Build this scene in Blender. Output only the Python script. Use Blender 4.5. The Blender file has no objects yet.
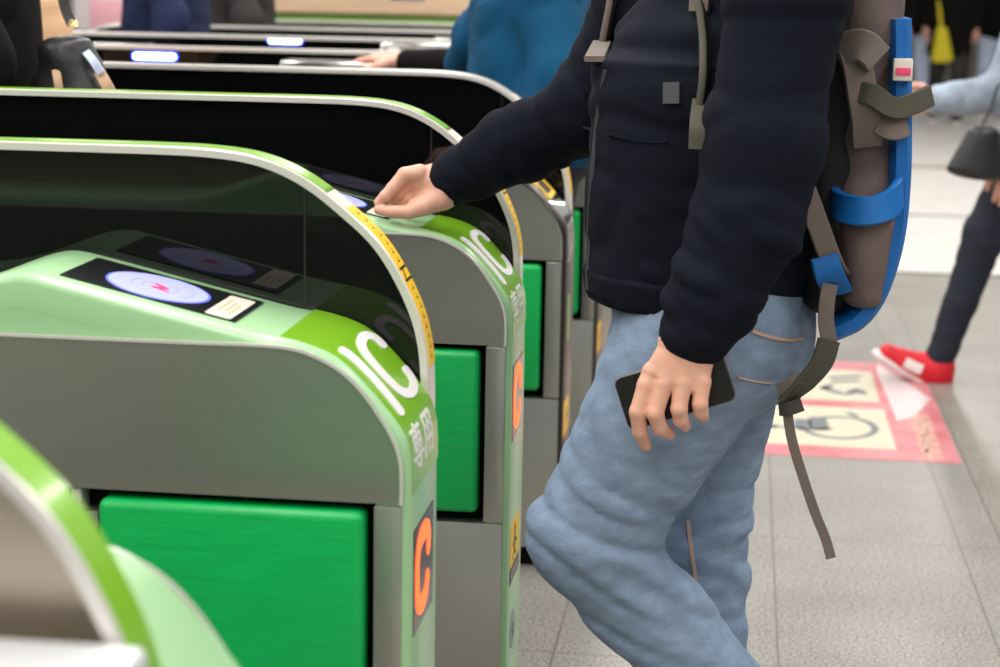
import bpy, bmesh, math, random
import numpy as np
from mathutils import Vector, Matrix
from mathutils.bvhtree import BVHTree

random.seed(4); np.random.seed(4)
scene = bpy.context.scene
COL = scene.collection
PI = math.pi

# ------------------------------------------------------------------ camera
F_PX, PITCH, YAW, ROLL, CAM_H = 1876.3, 0.190363, 0.125732, 0.017907, 1.2886

def cam_axes():
    c, s = math.cos(YAW), math.sin(YAW); cp, sp = math.cos(PITCH), math.sin(PITCH)
    cr, sr = math.cos(ROLL), math.sin(ROLL)
    r = np.array([c, s, 0.]); f0 = np.array([-s, c, 0.]); z = np.array([0, 0, 1.])
    fwd = f0*cp - z*sp; up = f0*sp + z*cp
    return r*cr + up*sr, up*cr - r*sr, fwd
RX, UPV, FWD = cam_axes()
CAMP = np.array([0, 0, CAM_H])

def ray(px, py):
    return FWD + RX*((px-500)/F_PX) - UPV*((py-333.5)/F_PX)

def at(px, py, Y):
    """the place in the hall that lies at depth Y behind a picture point"""
    r = ray(px, py); return CAMP + r*(Y/r[1])

def atz(px, py, Z=0.0):
    r = ray(px, py); return CAMP + r*((Z-CAM_H)/r[2])

cam_d = bpy.data.cameras.new('camera'); cam = bpy.data.objects.new('camera', cam_d); COL.objects.link(cam)
cam.matrix_world = Matrix(((RX[0], UPV[0], -FWD[0], 0), (RX[1], UPV[1], -FWD[1], 0), (RX[2], UPV[2], -FWD[2], CAM_H), (0, 0, 0, 1)))
cam_d.sensor_width = 36; cam_d.lens = F_PX/1000*36
cam_d.clip_start = 0.05; cam_d.clip_end = 200
cam_d.dof.use_dof = True; cam_d.dof.focus_distance = 2.75; cam_d.dof.aperture_fstop = 4.8
scene.camera = cam

# ------------------------------------------------------------------ materials
def lin(c):
    return tuple(((v/255)/12.92 if v/255 <= .04045 else ((v/255+.055)/1.055)**2.4) for v in c)

def mat(name, rgb, rough=.5, metal=0., spec=.5, noise=0., nscale=8., nstretch=(1, 1, 1), bump=0., bscale=60., bstretch=(1, 1, 1), aniso=0., coat=0., emit=0., sheen=0., alt=None):
    m = bpy.data.materials.new(name); m.use_nodes = True
    nt = m.node_tree; b = nt.nodes['Principled BSDF']
    col = lin(rgb)
    b.inputs['Base Color'].default_value = (*col, 1)
    b.inputs['Roughness'].default_value = rough; b.inputs['Metallic'].default_value = metal
    b.inputs['Specular IOR Level'].default_value = spec
    b.inputs['Anisotropic'].default_value = aniso
    b.inputs['Coat Weight'].default_value = coat; b.inputs['Coat Roughness'].default_value = .1
    if sheen: b.inputs['Sheen Weight'].default_value = sheen
    tc = nt.nodes.new('ShaderNodeTexCoord')
    if emit:
        b.inputs['Emission Color'].default_value = (*col, 1); b.inputs['Emission Strength'].default_value = emit
    if noise:
        mp = nt.nodes.new('ShaderNodeMapping'); mp.inputs['Scale'].default_value = nstretch
        n = nt.nodes.new('ShaderNodeTexNoise'); n.inputs['Scale'].default_value = nscale; n.inputs['Detail'].default_value = 4
        rp = nt.nodes.new('ShaderNodeValToRGB')
        c2 = lin(alt) if alt else tuple(min(1, v*(1+noise)) for v in col)
        c1 = tuple(v*(1-noise) for v in col) if not alt else col
        rp.color_ramp.elements[0].color = (*c1, 1); rp.color_ramp.elements[1].color = (*c2, 1)
        rp.color_ramp.elements[0].position = .3; rp.color_ramp.elements[1].position = .7
        nt.links.new(tc.outputs['Object'], mp.inputs['Vector']); nt.links.new(mp.outputs['Vector'], n.inputs['Vector'])
        nt.links.new(n.outputs['Fac'], rp.inputs['Fac']); nt.links.new(rp.outputs['Color'], b.inputs['Base Color'])
    if bump:
        mp = nt.nodes.new('ShaderNodeMapping'); mp.inputs['Scale'].default_value = bstretch
        n = nt.nodes.new('ShaderNodeTexNoise'); n.inputs['Scale'].default_value = bscale; n.inputs['Detail'].default_value = 3
        bp = nt.nodes.new('ShaderNodeBump'); bp.inputs['Strength'].default_value = bump; bp.inputs['Distance'].default_value = .004
        nt.links.new(tc.outputs['Object'], mp.inputs['Vector']); nt.links.new(mp.outputs['Vector'], n.inputs['Vector'])
        nt.links.new(n.outputs['Fac'], bp.inputs['Height']); nt.links.new(bp.outputs['Normal'], b.inputs['Normal'])
    return m

def smoked(name, trans):
    """dark acrylic screen: glossy front, a little light through, hairline scratches"""
    m = bpy.data.materials.new(name); m.use_nodes = True
    nt = m.node_tree; b = nt.nodes['Principled BSDF']; out = nt.nodes['Material Output']
    b.inputs['Roughness'].default_value = .03; b.inputs['IOR'].default_value = 1.42
    tc = nt.nodes.new('ShaderNodeTexCoord'); mp = nt.nodes.new('ShaderNodeMapping')
    mp.inputs['Rotation'].default_value = (0, .35, 0); mp.inputs['Scale'].default_value = (3, 3, 90)
    n = nt.nodes.new('ShaderNodeTexNoise'); n.inputs['Scale'].default_value = 5; n.inputs['Detail'].default_value = 5
    rp = nt.nodes.new('ShaderNodeValToRGB')
    rp.color_ramp.elements[0].position = .66; rp.color_ramp.elements[0].color = (.003, .003, .0035, 1)
    rp.color_ramp.elements[1].position = .80; rp.color_ramp.elements[1].color = (.022, .022, .022, 1)
    nt.links.new(tc.outputs['Object'], mp.inputs['Vector']); nt.links.new(mp.outputs['Vector'], n.inputs['Vector'])
    nt.links.new(n.outputs['Fac'], rp.inputs['Fac']); nt.links.new(rp.outputs['Color'], b.inputs['Base Color'])
    tr = nt.nodes.new('ShaderNodeBsdfTransparent'); tr.inputs['Color'].default_value = (trans, trans, trans, 1)
    mx = nt.nodes.new('ShaderNodeMixShader'); mx.inputs['Fac'].default_value = .5
    ad = nt.nodes.new('ShaderNodeAddShader')
    nt.links.new(b.outputs['BSDF'], ad.inputs[0]); nt.links.new(tr.outputs['BSDF'], ad.inputs[1])
    nt.links.new(ad.outputs['Shader'], out.inputs['Surface'])
    return m

def granite(name, rgb, jx, jy, joint=.004, spot=.5):
    m = bpy.data.materials.new(name); m.use_nodes = True
    nt = m.node_tree; b = nt.nodes['Principled BSDF']; L = nt.links.new
    tc = nt.nodes.new('ShaderNodeTexCoord')
    n1 = nt.nodes.new('ShaderNodeTexNoise'); n1.inputs['Scale'].default_value = 150; n1.inputs['Detail'].default_value = 3
    n2 = nt.nodes.new('ShaderNodeTexNoise'); n2.inputs['Scale'].default_value = 3.2; n2.inputs['Detail'].default_value = 5
    L(tc.outputs['Object'], n1.inputs['Vector']); L(tc.outputs['Object'], n2.inputs['Vector'])
    r1 = nt.nodes.new('ShaderNodeValToRGB'); c = lin(rgb)
    r1.color_ramp.elements[0].position = .34; r1.color_ramp.elements[0].color = (*[v*(1-spot) for v in c], 1)
    r1.color_ramp.elements[1].position = .66; r1.color_ramp.elements[1].color = (*[min(1, v*(1+spot)) for v in c], 1)
    L(n1.outputs['Fac'], r1.inputs['Fac'])
    r2 = nt.nodes.new('ShaderNodeValToRGB')
    r2.color_ramp.elements[0].position = .3; r2.color_ramp.elements[0].color = (.80, .79, .77, 1)
    r2.color_ramp.elements[1].position = .7; r2.color_ramp.elements[1].color = (1.05, 1.05, 1.04, 1)
    L(n2.outputs['Fac'], r2.inputs['Fac'])
    mul = nt.nodes.new('ShaderNodeMix'); mul.data_type = 'RGBA'; mul.blend_type = 'MULTIPLY'; mul.inputs[0].default_value = 1
    L(r1.outputs['Color'], mul.inputs[6]); L(r2.outputs['Color'], mul.inputs[7])
    b.inputs['Roughness'].default_value = .34
    # tile joints
    sep = nt.nodes.new('ShaderNodeSeparateXYZ'); L(tc.outputs['Object'], sep.inputs[0])
    def jm(sock, off, per):
        a = nt.nodes.new('ShaderNodeMath'); a.operation = 'SUBTRACT'; a.inputs[1].default_value = off; L(sock, a.inputs[0])
        p = nt.nodes.new('ShaderNodeMath'); p.operation = 'PINGPONG'; p.inputs[1].default_value = per/2; L(a.outputs[0], p.inputs[0])
        g = nt.nodes.new('ShaderNodeMath'); g.operation = 'LESS_THAN'; g.inputs[1].default_value = joint/2; L(p.outputs[0], g.inputs[0])
        return g.outputs[0]
    mx = nt.nodes.new('ShaderNodeMath'); mx.operation = 'MAXIMUM'
    L(jm(sep.outputs['X'], jx[0], jx[1]), mx.inputs[0]); L(jm(sep.outputs['Y'], jy[0], jy[1]), mx.inputs[1])
    fin = nt.nodes.new('ShaderNodeMix'); fin.data_type = 'RGBA'
    fac = nt.nodes.new('ShaderNodeMath'); fac.operation = 'MULTIPLY'; fac.inputs[1].default_value = .75
    L(mx.outputs[0], fac.inputs[0]); L(fac.outputs[0], fin.inputs[0])
    L(mul.outputs[2], fin.inputs[6]); fin.inputs[7].default_value = (.09, .085, .08, 1)
    L(fin.outputs[2], b.inputs['Base Color'])
    return m

M = {}
def steelm(name, rgb, rough=.30):
    return mat(name, rgb, rough, .80, noise=.045, nscale=3, nstretch=(2.0, 1, 260), bump=.045, bscale=4, bstretch=(2.5, 1, 220), aniso=.55)
M['steel'] = steelm('brushed_steel', (184, 185, 176))
M['steel_warm'] = steelm('warm_brushed_steel', (190, 178, 160), .38)
M['steel_dark'] = steelm('dark_steel', (132, 124, 118), .33)
M['rim_dark'] = mat('dark_rim_metal', (62, 56, 53), .35, .6)
M['chrome'] = mat('polished_steel', (215, 214, 210), .16, 1.0)
M['silver'] = mat('silver_anodised', (226, 222, 215), .30, .35)
M['ledge'] = mat('pale_metal_ledge', (226, 228, 230), .35, .3)
M['black'] = mat('black_plastic', (16, 16, 17), .5)
M['dark_gap'] = mat('dark_recess', (13, 12, 12), .8, spec=.15)
M['pale_green'] = mat('pale_green_plastic', (164, 209, 156), .32, coat=.25)
M['bright_green'] = mat('bright_green_film', (126, 186, 34), .28, coat=.3)
M['white'] = mat('white_lettering', (240, 236, 236), .45)
M['pad_green'] = mat('green_vinyl_pad', (0, 176, 84), .36, noise=.07, nscale=14, nstretch=(1, 1, 5), bump=.12, bscale=26, bstretch=(1, 1, 7))
M['yellow'] = mat('yellow_tape', (255, 204, 48), .5)
M['ink'] = mat('black_ink', (38, 32, 26), .5)
M['pink_white'] = mat('pale_marker_film', (232, 218, 205), .4)
M['olive'] = mat('olive_edge_film', (150, 170, 90), .35)
M['led'] = mat('orange_led', (255, 96, 44), .5, emit=1.9)
M['led_face'] = mat('led_window', (70, 58, 52), .22)
M['blue_led'] = mat('blue_white_lamp', (200, 222, 255), .4, emit=6)
M['blue_rim'] = mat('blue_lamp_rim', (24, 60, 255), .4, emit=1.2)
M['reader_face'] = mat('reader_black_face', (20, 21, 24), .3)
M['reader_lit'] = mat('reader_lit_disc', (176, 180, 236), .3, emit=.38)
M['reader_ring'] = mat('reader_blue_ring', (104, 122, 236), .3, emit=.4)
M['reader_mark'] = mat('reader_lilac_mark', (170, 168, 226), .4, emit=.2)
M['red_mark'] = mat('red_mark', (222, 70, 110), .4, emit=.2)
M['label_paper'] = mat('label_paper', (228, 220, 205), .5)
M['gold_ink'] = mat('tan_ink', (205, 185, 140), .5)
M['smoke'] = smoked('smoked_acrylic', .022)
M['smoke_clear'] = smoked('smoked_acrylic_end', .065)
M['skin'] = mat('skin', (226, 172, 148), .45, noise=.07, nscale=22, bump=.10, bscale=120)
M['skin'].node_tree.nodes['Principled BSDF'].inputs['Subsurface Weight'].default_value = .12
M['skin'].node_tree.nodes['Principled BSDF'].inputs['Subsurface Radius'].default_value = (.02, .007, .004)
M['nail'] = mat('finger_nail', (236, 190, 172), .25)
M['navy'] = mat('navy_sweat_fabric', (20, 23, 33), .9, spec=.12, noise=.14, nscale=5, bump=.2, bscale=420)
M['denim'] = mat('washed_denim', (132, 151, 175), .85, spec=.15, noise=.17, nscale=9, nstretch=(3, 3, 6), bump=.3, bscale=420, bstretch=(1, 1, .6))
M['denim_fade'] = M['denim']
M['stitch'] = mat('tan_thread', (190, 160, 140), .7)
M['hair'] = mat('black_hair', (18, 15, 14), .5, bump=.4, bscale=120, bstretch=(1, 1, .2))
M['taupe'] = mat('taupe_nylon', (106, 90, 86), .7, noise=.12, nscale=10, bump=.2, bscale=300)
M['blackmesh'] = mat('black_nylon', (22, 20, 20), .75, noise=.1, nscale=12)
M['blue'] = mat('blue_nylon', (0, 104, 182), .6, noise=.08, nscale=10)
M['strap'] = mat('grey_webbing', (116, 104, 96), .75, bump=.3, bscale=500)
M['olive_strap'] = mat('olive_webbing', (74, 71, 58), .75, bump=.3, bscale=400)
M['buckle'] = mat('dark_buckle', (58, 52, 47), .5)
M['phone'] = mat('phone_black', (12, 12, 13), .35)
M['phone_edge'] = mat('phone_metal_edge', (120, 108, 100), .3, .7)
M['patch'] = mat('grey_woven_patch', (74, 74, 79), .7)
M['teal'] = mat('teal_jacket_fabric', (0, 74, 110), .75, spec=.25, noise=.12, nscale=6, bump=.15, bscale=60)
M['coat_black'] = mat('black_wool', (18, 16, 15), .9, spec=.1)
M['coat_navy'] = mat('navy_wool', (32, 40, 70), .85, spec=.2, noise=.15, nscale=6)
M['coat_grey'] = mat('charcoal_wool', (52, 50, 50), .85, spec=.2, noise=.2, nscale=6)
M['beige'] = mat('beige_cloth', (226, 182, 140), .8)
M['leather'] = mat('black_leather', (36, 35, 36), .38, noise=.2, nscale=9, bump=.2, bscale=90)
M['tan_leather'] = mat('tan_leather', (196, 160, 124), .5)
M['gold'] = mat('gold_metal', (240, 214, 160), .25, 1.)
M['trouser_dark'] = mat('dark_navy_trousers', (26, 33, 48), .8, noise=.15, nscale=12)
M['fluffy'] = mat('grey_fluffy_knit', (160, 172, 186), .95, noise=.22, nscale=22, bump=.8, bscale=60)
M['red_shoe'] = mat('red_canvas', (216, 22, 44), .6, noise=.08, nscale=20)
M['rubber_white'] = mat('white_rubber', (240, 228, 226), .5)
M['shoe_dark'] = mat('dark_shoe_leather', (36, 30, 28), .45)
M['yellow_cloth'] = mat('yellow_cloth', (206, 190, 30), .7)
M['brown_cloth'] = mat('brown_cloth', (96, 76, 62), .8)
M['pale_cloth'] = mat('pale_blue_cloth', (200, 212, 236), .7)
M['wood'] = mat('light_wood_board', (236, 200, 168), .5, noise=.06, nscale=4, nstretch=(1, 1, 12))
M['counter_green'] = mat('counter_green', (134, 178, 84), .5)
M['poster'] = mat('pale_poster', (226, 214, 216), .6)
M['poster_pink'] = mat('poster_pink', (228, 168, 178), .6)
M['wall'] = mat('grey_wall_panel', (120, 118, 116), .6, noise=.05, nscale=3)
M['floor'] = granite('granite_tiles', (148, 144, 138), (.112, .43), (3.43, .85))
M['floor_b'] = granite('rough_granite_band', (144, 138, 130), (.64, 1.6), (3.0, 2.1), .006, .5)
M['stk_red'] = mat('faded_red_film', (190, 98, 104), .45, noise=.10, nscale=6, alt=(208, 138, 142))
M['stk_pale'] = mat('worn_pale_film', (212, 196, 197), .4, noise=.05, nscale=8)
M['stk_cream'] = mat('cream_film', (204, 197, 172), .45, noise=.03, nscale=6)
M['stk_text'] = mat('faded_lettering', (226, 192, 168), .5)
M['stk_grey'] = mat('grey_symbol_film', (108, 112, 116), .5, noise=.12, nscale=14)
M['tile_glare'] = mat('pale_glare_tile', (214, 210, 204), .35, noise=.08, nscale=7)
M['brass'] = mat('brass_strip', (190, 164, 130), .4, .5)

# ------------------------------------------------------------------ object helpers
def link(o, parent=None):
    COL.objects.link(o)
    if parent is not None: o.parent = parent
    return o

def ob(name, verts, faces, m, parent=None, smooth=True, org=None, auto=None):
    me = bpy.data.meshes.new(name)
    me.from_pydata([tuple(map(float, v)) for v in verts], [], [tuple(int(i) for i in f) for f in faces])
    me.validate(); me.update()
    if isinstance(m, str): m = M[m]
    me.materials.append(m)
    if smooth:
        me.polygons.foreach_set('use_smooth', [True]*len(me.polygons))
        if auto is not None: me.set_sharp_from_angle(angle=auto)
    o = bpy.data.objects.new(name, me); link(o, parent)
    if org is not None:                       # vertices are in world space, origin goes to org
        me.transform(Matrix.Translation(-Vector(org)))
        if parent is None: o.location = org
        else: o.location = Vector(org)-Vector(parent_world(parent))
    return o

def parent_world(p):
    v = Vector(p.location)
    while p.parent is not None:
        p = p.parent; v += p.location
    return v

def obm(name, bm, m, parent=None, smooth=True, auto=.6):
    bmesh.ops.recalc_face_normals(bm, faces=bm.faces)
    v = [tuple(x.co) for x in bm.verts]; bm.verts.index_update()
    f = [[x.index for x in q.verts] for q in bm.faces]; bm.free()
    return ob(name, v, f, m, parent, smooth, auto=auto)

def empty(name, loc, rz=0.):
    o = bpy.data.objects.new(name, None); o.location = loc; o.rotation_euler = (0, 0, rz); o.empty_display_size = .1
    return link(o)

def tag(o, label, cat, group=None, kind=None):
    if label: o['label'] = label
    if cat: o['category'] = cat
    if group: o['group'] = group
    if kind: o['kind'] = kind
    return o

def copy_tree(o, parent=None):
    c = o.copy(); COL.objects.link(c); c.parent = parent
    for ch in list(o.children): copy_tree(ch, c)
    return c

def box_bm(bm, x0, x1, y0, y1, z0, z1, bev=0., seg=2):
    r = bmesh.ops.create_cube(bm, size=1)
    vs = r['verts']
    for v in vs:
        v.co = Vector(((x0+x1)/2+v.co.x*(x1-x0), (y0+y1)/2+v.co.y*(y1-y0), (z0+z1)/2+v.co.z*(z1-z0)))
    if bev:
        es = list({e for v in vs for e in v.link_edges})
        bmesh.ops.bevel(bm, geom=es, offset=bev, segments=seg, affect='EDGES', profile=.5)

def box(name, m, parent, x0, x1, y0, y1, z0, z1, bev=.002, seg=2):
    bm = bmesh.new(); box_bm(bm, x0, x1, y0, y1, z0, z1, bev, seg)
    return obm(name, bm, m, parent)

def prism_bm(bm, poly, y0, y1, bev=0., seg=2):
    """polygon of (x, z) points extruded along y"""
    n = len(poly)
    a = [bm.verts.new((p[0], y0, p[1])) for p in poly]; b = [bm.verts.new((p[0], y1, p[1])) for p in poly]
    fa = bm.faces.new(a); fb = bm.faces.new(b[::-1])
    for i in range(n): bm.faces.new((a[i], b[i], b[(i+1) % n], a[(i+1) % n]))
    if bev:
        es = [e for e in fa.edges]
        bmesh.ops.bevel(bm, geom=es, offset=bev, segments=seg, affect='EDGES', profile=.5)

def prism(name, m, parent, poly, y0, y1, bev=.0015, seg=2):
    bm = bmesh.new(); prism_bm(bm, poly, y0, y1, bev, seg)
    return obm(name, bm, m, parent)

def curve(pts, n=8, lo=None):
    """smooth curve through the points"""
    P = [np.array(p, float) for p in pts]; out = []
    for i in range(len(P)-1):
        p0, p1, p2, p3 = P[max(i-1, 0)], P[i], P[i+1], P[min(i+2, len(P)-1)]
        d = np.linalg.norm(p2-p1)
        m1 = (p2-p0)/max(np.linalg.norm(p2-p0), 1e-9)*d; m2 = (p3-p1)/max(np.linalg.norm(p3-p1), 1e-9)*d
        for t in np.linspace(0, 1, n, endpoint=False):
            out.append((2*t**3-3*t**2+1)*p1+(t**3-2*t**2+t)*m1+(-2*t**3+3*t**2)*p2+(t**3-t**2)*m2)
    out.append(P[-1]); return np.array(out)

def prof_normals(C):
    t = np.gradient(C, axis=0); t /= np.linalg.norm(t, axis=1)[:, None]+1e-12
    return np.stack([t[:, 1], -t[:, 0]], 1)

def sweep(name, m, parent, C, cross, closed=False, i0=0, i1=None, Nn=None):
    """cross-section of (inset, y) swept along the profile C of (x, z)"""
    Nn = prof_normals(C) if Nn is None else Nn
    i1 = len(C) if i1 is None else i1
    C = C[i0:i1]; Nn = Nn[i0:i1]; k = len(cross)
    V = []; Fc = []
    for c, n in zip(C, Nn):
        for (r, y) in cross:
            V.append((c[0]-n[0]*r, y, c[1]-n[1]*r))
    kk = k if closed else k-1
    for i in range(len(C)-1):
        for j in range(kk):
            a, b = i*k+j, i*k+(j+1) % k
            Fc.append((a, a+k, b+k, b))
    if closed:
        Fc.append(list(range(k))[::-1]); Fc.append([(len(C)-1)*k+j for j in range(k)])
    bm = bmesh.new(); bv = [bm.verts.new(v) for v in V]
    for f in Fc: bm.faces.new([bv[i] for i in f])
    return obm(name, bm, m, parent, auto=.7)

def stroke_mesh(lines, width, fn, h=.0012, step=.006, smooth=True):
    """round-ended ribbon strokes; fn(u, v, lift) maps the drawing plane onto a surface"""
    V, Fc = [], []
    for ln in lines:
        w = width
        if isinstance(ln, tuple) and isinstance(ln[0], (int, float)) is False and len(ln) == 2 and isinstance(ln[1], float):
            ln, w = ln
        P = np.array(ln, float)
        if smooth and len(P) > 2: P = curve(P, 8)
        L = np.r_[0, np.cumsum(np.linalg.norm(np.diff(P, axis=0), axis=1))]
        n = max(2, int(L[-1]/step)+1)
        s = np.linspace(0, L[-1], n); Q = np.stack([np.interp(s, L, P[:, 0]), np.interp(s, L, P[:, 1])], 1)
        t = np.gradient(Q, axis=0); t /= np.linalg.norm(t, axis=1)[:, None]+1e-12
        nn = np.stack([-t[:, 1], t[:, 0]], 1)
        rows = []
        for a in (75, 50, 25):
            a = math.radians(a); rows.append((Q[0]-t[0]*w/2*math.sin(a), nn[0], w/2*math.cos(a)))
        for q, b in zip(Q, nn): rows.append((q, b, w/2))
        for a in (25, 50, 75):
            a = math.radians(a); rows.append((Q[-1]+t[-1]*w/2*math.sin(a), nn[-1], w/2*math.cos(a)))
        o = len(V)
        for q, b, hw in rows:
            l, r = q+b*hw, q-b*hw
            V += [fn(l[0], l[1], h), fn(r[0], r[1], h), fn(l[0], l[1], -.0004), fn(r[0], r[1], -.0004)]
        for i in range(len(rows)-1):
            a = o+i*4; b = a+4
            Fc += [(a, a+1, b+1, b), (a+2, a, b, b+2), (a+1, a+3, b+3, b+1)]
    return V, Fc

def strokes(name, m, parent, lines, width, fn, h=.0012, step=.006, smooth=True):
    V, Fc = stroke_mesh(lines, width, fn, h, step, smooth)
    return ob(name, V, Fc, m, parent, smooth=False)

# ------------------------------------------------------------------ implicit surfaces
def smin(a, b, k):
    if k <= 0: return np.minimum(a, b)
    h = np.clip(.5+.5*(b-a)/k, 0, 1); return b+(a-b)*h-k*h*(1-h)

def cap(a, b, ra, rb=None):
    rb = ra if rb is None else rb; a = np.array(a, float); b = np.array(b, float); ab = b-a; L2 = ab@ab+1e-12
    def f(p):
        t = np.clip(((p-a)@ab)/L2, 0, 1)
        return np.linalg.norm(p-a-t[:, None]*ab, axis=1)-(ra+(rb-ra)*t)
    f.bb = (np.minimum(a-ra, b-rb), np.maximum(a+ra, b+rb)); return f

def ell(c, r, axes=None):
    c = np.array(c, float); r = np.array(r, float)
    A = np.eye(3) if axes is None else np.array([np.array(x, float)/np.linalg.norm(x) for x in axes])
    def f(p):
        q = (p-c)@A.T
        k0 = np.linalg.norm(q/r, axis=1); k1 = np.linalg.norm(q/(r*r), axis=1)+1e-9
        return k0*(k0-1)/k1
    f.bb = (c-r.max(), c+r.max()); return f

def ecap(a, b, side, ra, rb, cut=.5):
    """tapered limb or trunk with an oval section: ra/rb = (half-width along side, half-depth)"""
    a = np.array(a, float); b = np.array(b, float); ax = b-a; L = np.linalg.norm(ax); ax = ax/L
    s = np.array(side, float); s = s-ax*(s@ax); s /= np.linalg.norm(s); d = np.cross(ax, s)
    def f(p):
        q = p-a; h = q@ax; t = np.clip(h/L, 0, 1); e = np.where(h < 0, -h, np.where(h > L, h-L, 0))
        w = ra[0]+(rb[0]-ra[0])*t; g = ra[1]+(rb[1]-ra[1])*t; m = np.minimum(w, g)
        rho = np.sqrt(((q@s)/w)**2+((q@d)/g)**2+(e/(m*cut))**2)
        return (rho-1)*m
    R = max(*ra, *rb); f.bb = (np.minimum(a, b)-R, np.maximum(a, b)+R); return f

def rbox(c, half, r, axes=None):
    c = np.array(c, float); h = np.array(half, float)-r
    A = np.eye(3) if axes is None else np.array([np.array(x, float)/np.linalg.norm(x) for x in axes])
    def f(p):
        q = np.abs((p-c)@A.T)-h
        return np.linalg.norm(np.maximum(q, 0), axis=1)+np.minimum(q.max(axis=1), 0)-r
    R = np.linalg.norm(half); f.bb = (c-R, c+R); return f

def nets(prims, h, mod=None, pad=.03):
    """prims: list of (fn, blend[, op]); returns vertices and quads of the zero surface"""
    lo = np.min([p[0].bb[0] for p in prims if len(p) < 3], axis=0)-pad; hi = np.max([p[0].bb[1] for p in prims if len(p) < 3], axis=0)+pad
    n = np.ceil((hi-lo)/h).astype(int)+1
    ax = [lo[i]+h*np.arange(n[i]) for i in range(3)]
    X, Y, Z = np.meshgrid(*ax, indexing='ij')
    P = np.stack([X.ravel(), Y.ravel(), Z.ravel()], 1)
    D = np.full(len(P), 1e3)
    for p in prims:
        f, k = p[0], p[1]; op = p[2] if len(p) > 2 else 'u'
        if op == 'u':
            m = .03+k
            sel = np.all((P > f.bb[0]-m) & (P < f.bb[1]+m), axis=1)
            D[sel] = smin(D[sel], f(P[sel]), k)
        else:
            D = -smin(-D, f(P), k)     # carve
    near = np.abs(D) < .05
    if mod is not None: D[near] += mod(P[near])
    D = D.reshape(n)
    S = D < 0
    cs = np.zeros((n[0]-1, n[1]-1, n[2]-1, 3)); cn = np.zeros((n[0]-1, n[1]-1, n[2]-1))
    offs = [(i, j, k) for i in (0, 1) for j in (0, 1) for k in (0, 1)]
    sl = lambda o: tuple(slice(o[q], o[q]+n[q]-1) for q in range(3))
    for a in offs:
        for q in range(3):
            if a[q]: continue
            b = list(a); b[q] = 1; b = tuple(b)
            da, db = D[sl(a)], D[sl(b)]
            x = (da < 0) != (db < 0)
            t = np.where(x, da/np.where(x, da-db, 1), 0)
            for r in range(3):
                cs[..., r] += np.where(x, a[r]+(t if r == q else 0), 0)
            cn += x
    act = cn > 0
    idx = np.full(act.shape, -1); ii = np.argwhere(act); idx[act] = np.arange(len(ii))
    V = lo+h*(ii+cs[act]/cn[act][:, None])
    Fc = []
    for q in range(3):
        u, v = [(1, 2), (2, 0), (0, 1)][q]
        a = [slice(1, n[r]-1) for r in range(3)]; a[q] = slice(0, n[q]-1); b = list(a); b[q] = slice(1, n[q])
        sa, sb = S[tuple(a)], S[tuple(b)]
        for flip in (False, True):
            w = np.argwhere((sa & ~sb) if not flip else (~sa & sb))
            if not len(w): continue
            base = w.copy(); base[:, u] += 1; base[:, v] += 1
            def g(du, dv):
                c = base.copy(); c[:, u] += du; c[:, v] += dv; return idx[c[:, 0], c[:, 1], c[:, 2]]
            qd = np.stack([g(-1, -1), g(0, -1), g(0, 0), g(-1, 0)], 1)
            if flip: qd = qd[:, ::-1]
            Fc.append(qd)
    Fc = np.concatenate(Fc); Fc = Fc[(Fc >= 0).all(1)]
    return V, Fc

def sdf(name, prims, h, m, parent=None, mod=None, org=None):
    V, Fc = nets(prims, h, mod)
    return ob(name, V, Fc, m, parent, True, org)

def merge(parts):
    V = []; Fc = []; o = 0
    for v, f in parts:
        V.append(np.asarray(v)); Fc += [tuple(int(i)+o for i in q) for q in f]; o += len(v)
    return np.concatenate(V), Fc

def ribbon(name, m, parent, pts, width, wdir, thick=.004, org=None, n=8, taper=None):
    """flat webbing strap along 3-D points; wdir = direction across its width (one or one per point)"""
    P = curve(pts, n)
    W = np.array(wdir, float)
    W = np.tile(W, (len(P), 1)) if W.ndim == 1 else curve(W, n)
    T = np.gradient(P, axis=0); T /= np.linalg.norm(T, axis=1)[:, None]+1e-12
    W = W-T*(W*T).sum(1)[:, None]; W /= np.linalg.norm(W, axis=1)[:, None]+1e-12
    B = np.cross(T, W)
    V = []; Fc = []
    for i in range(len(P)):
        w = width/2
        for a, b in ((-1, -.5), (-.9, -1), (.9, -1), (1, -.5), (1, .5), (.9, 1), (-.9, 1), (-1, .5)):
            V.append(P[i]+W[i]*w*a+B[i]*thick/2*b)
    for i in range(len(P)-1):
        for j in range(8):
            a, b = i*8+j, i*8+(j+1) % 8; Fc.append((a, b, b+8, a+8))
    Fc.append(tuple(range(8))[::-1]); Fc.append(tuple(range((len(P)-1)*8, len(P)*8)))
    return ob(name, V, Fc, m, parent, True, org, auto=.7)

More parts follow.
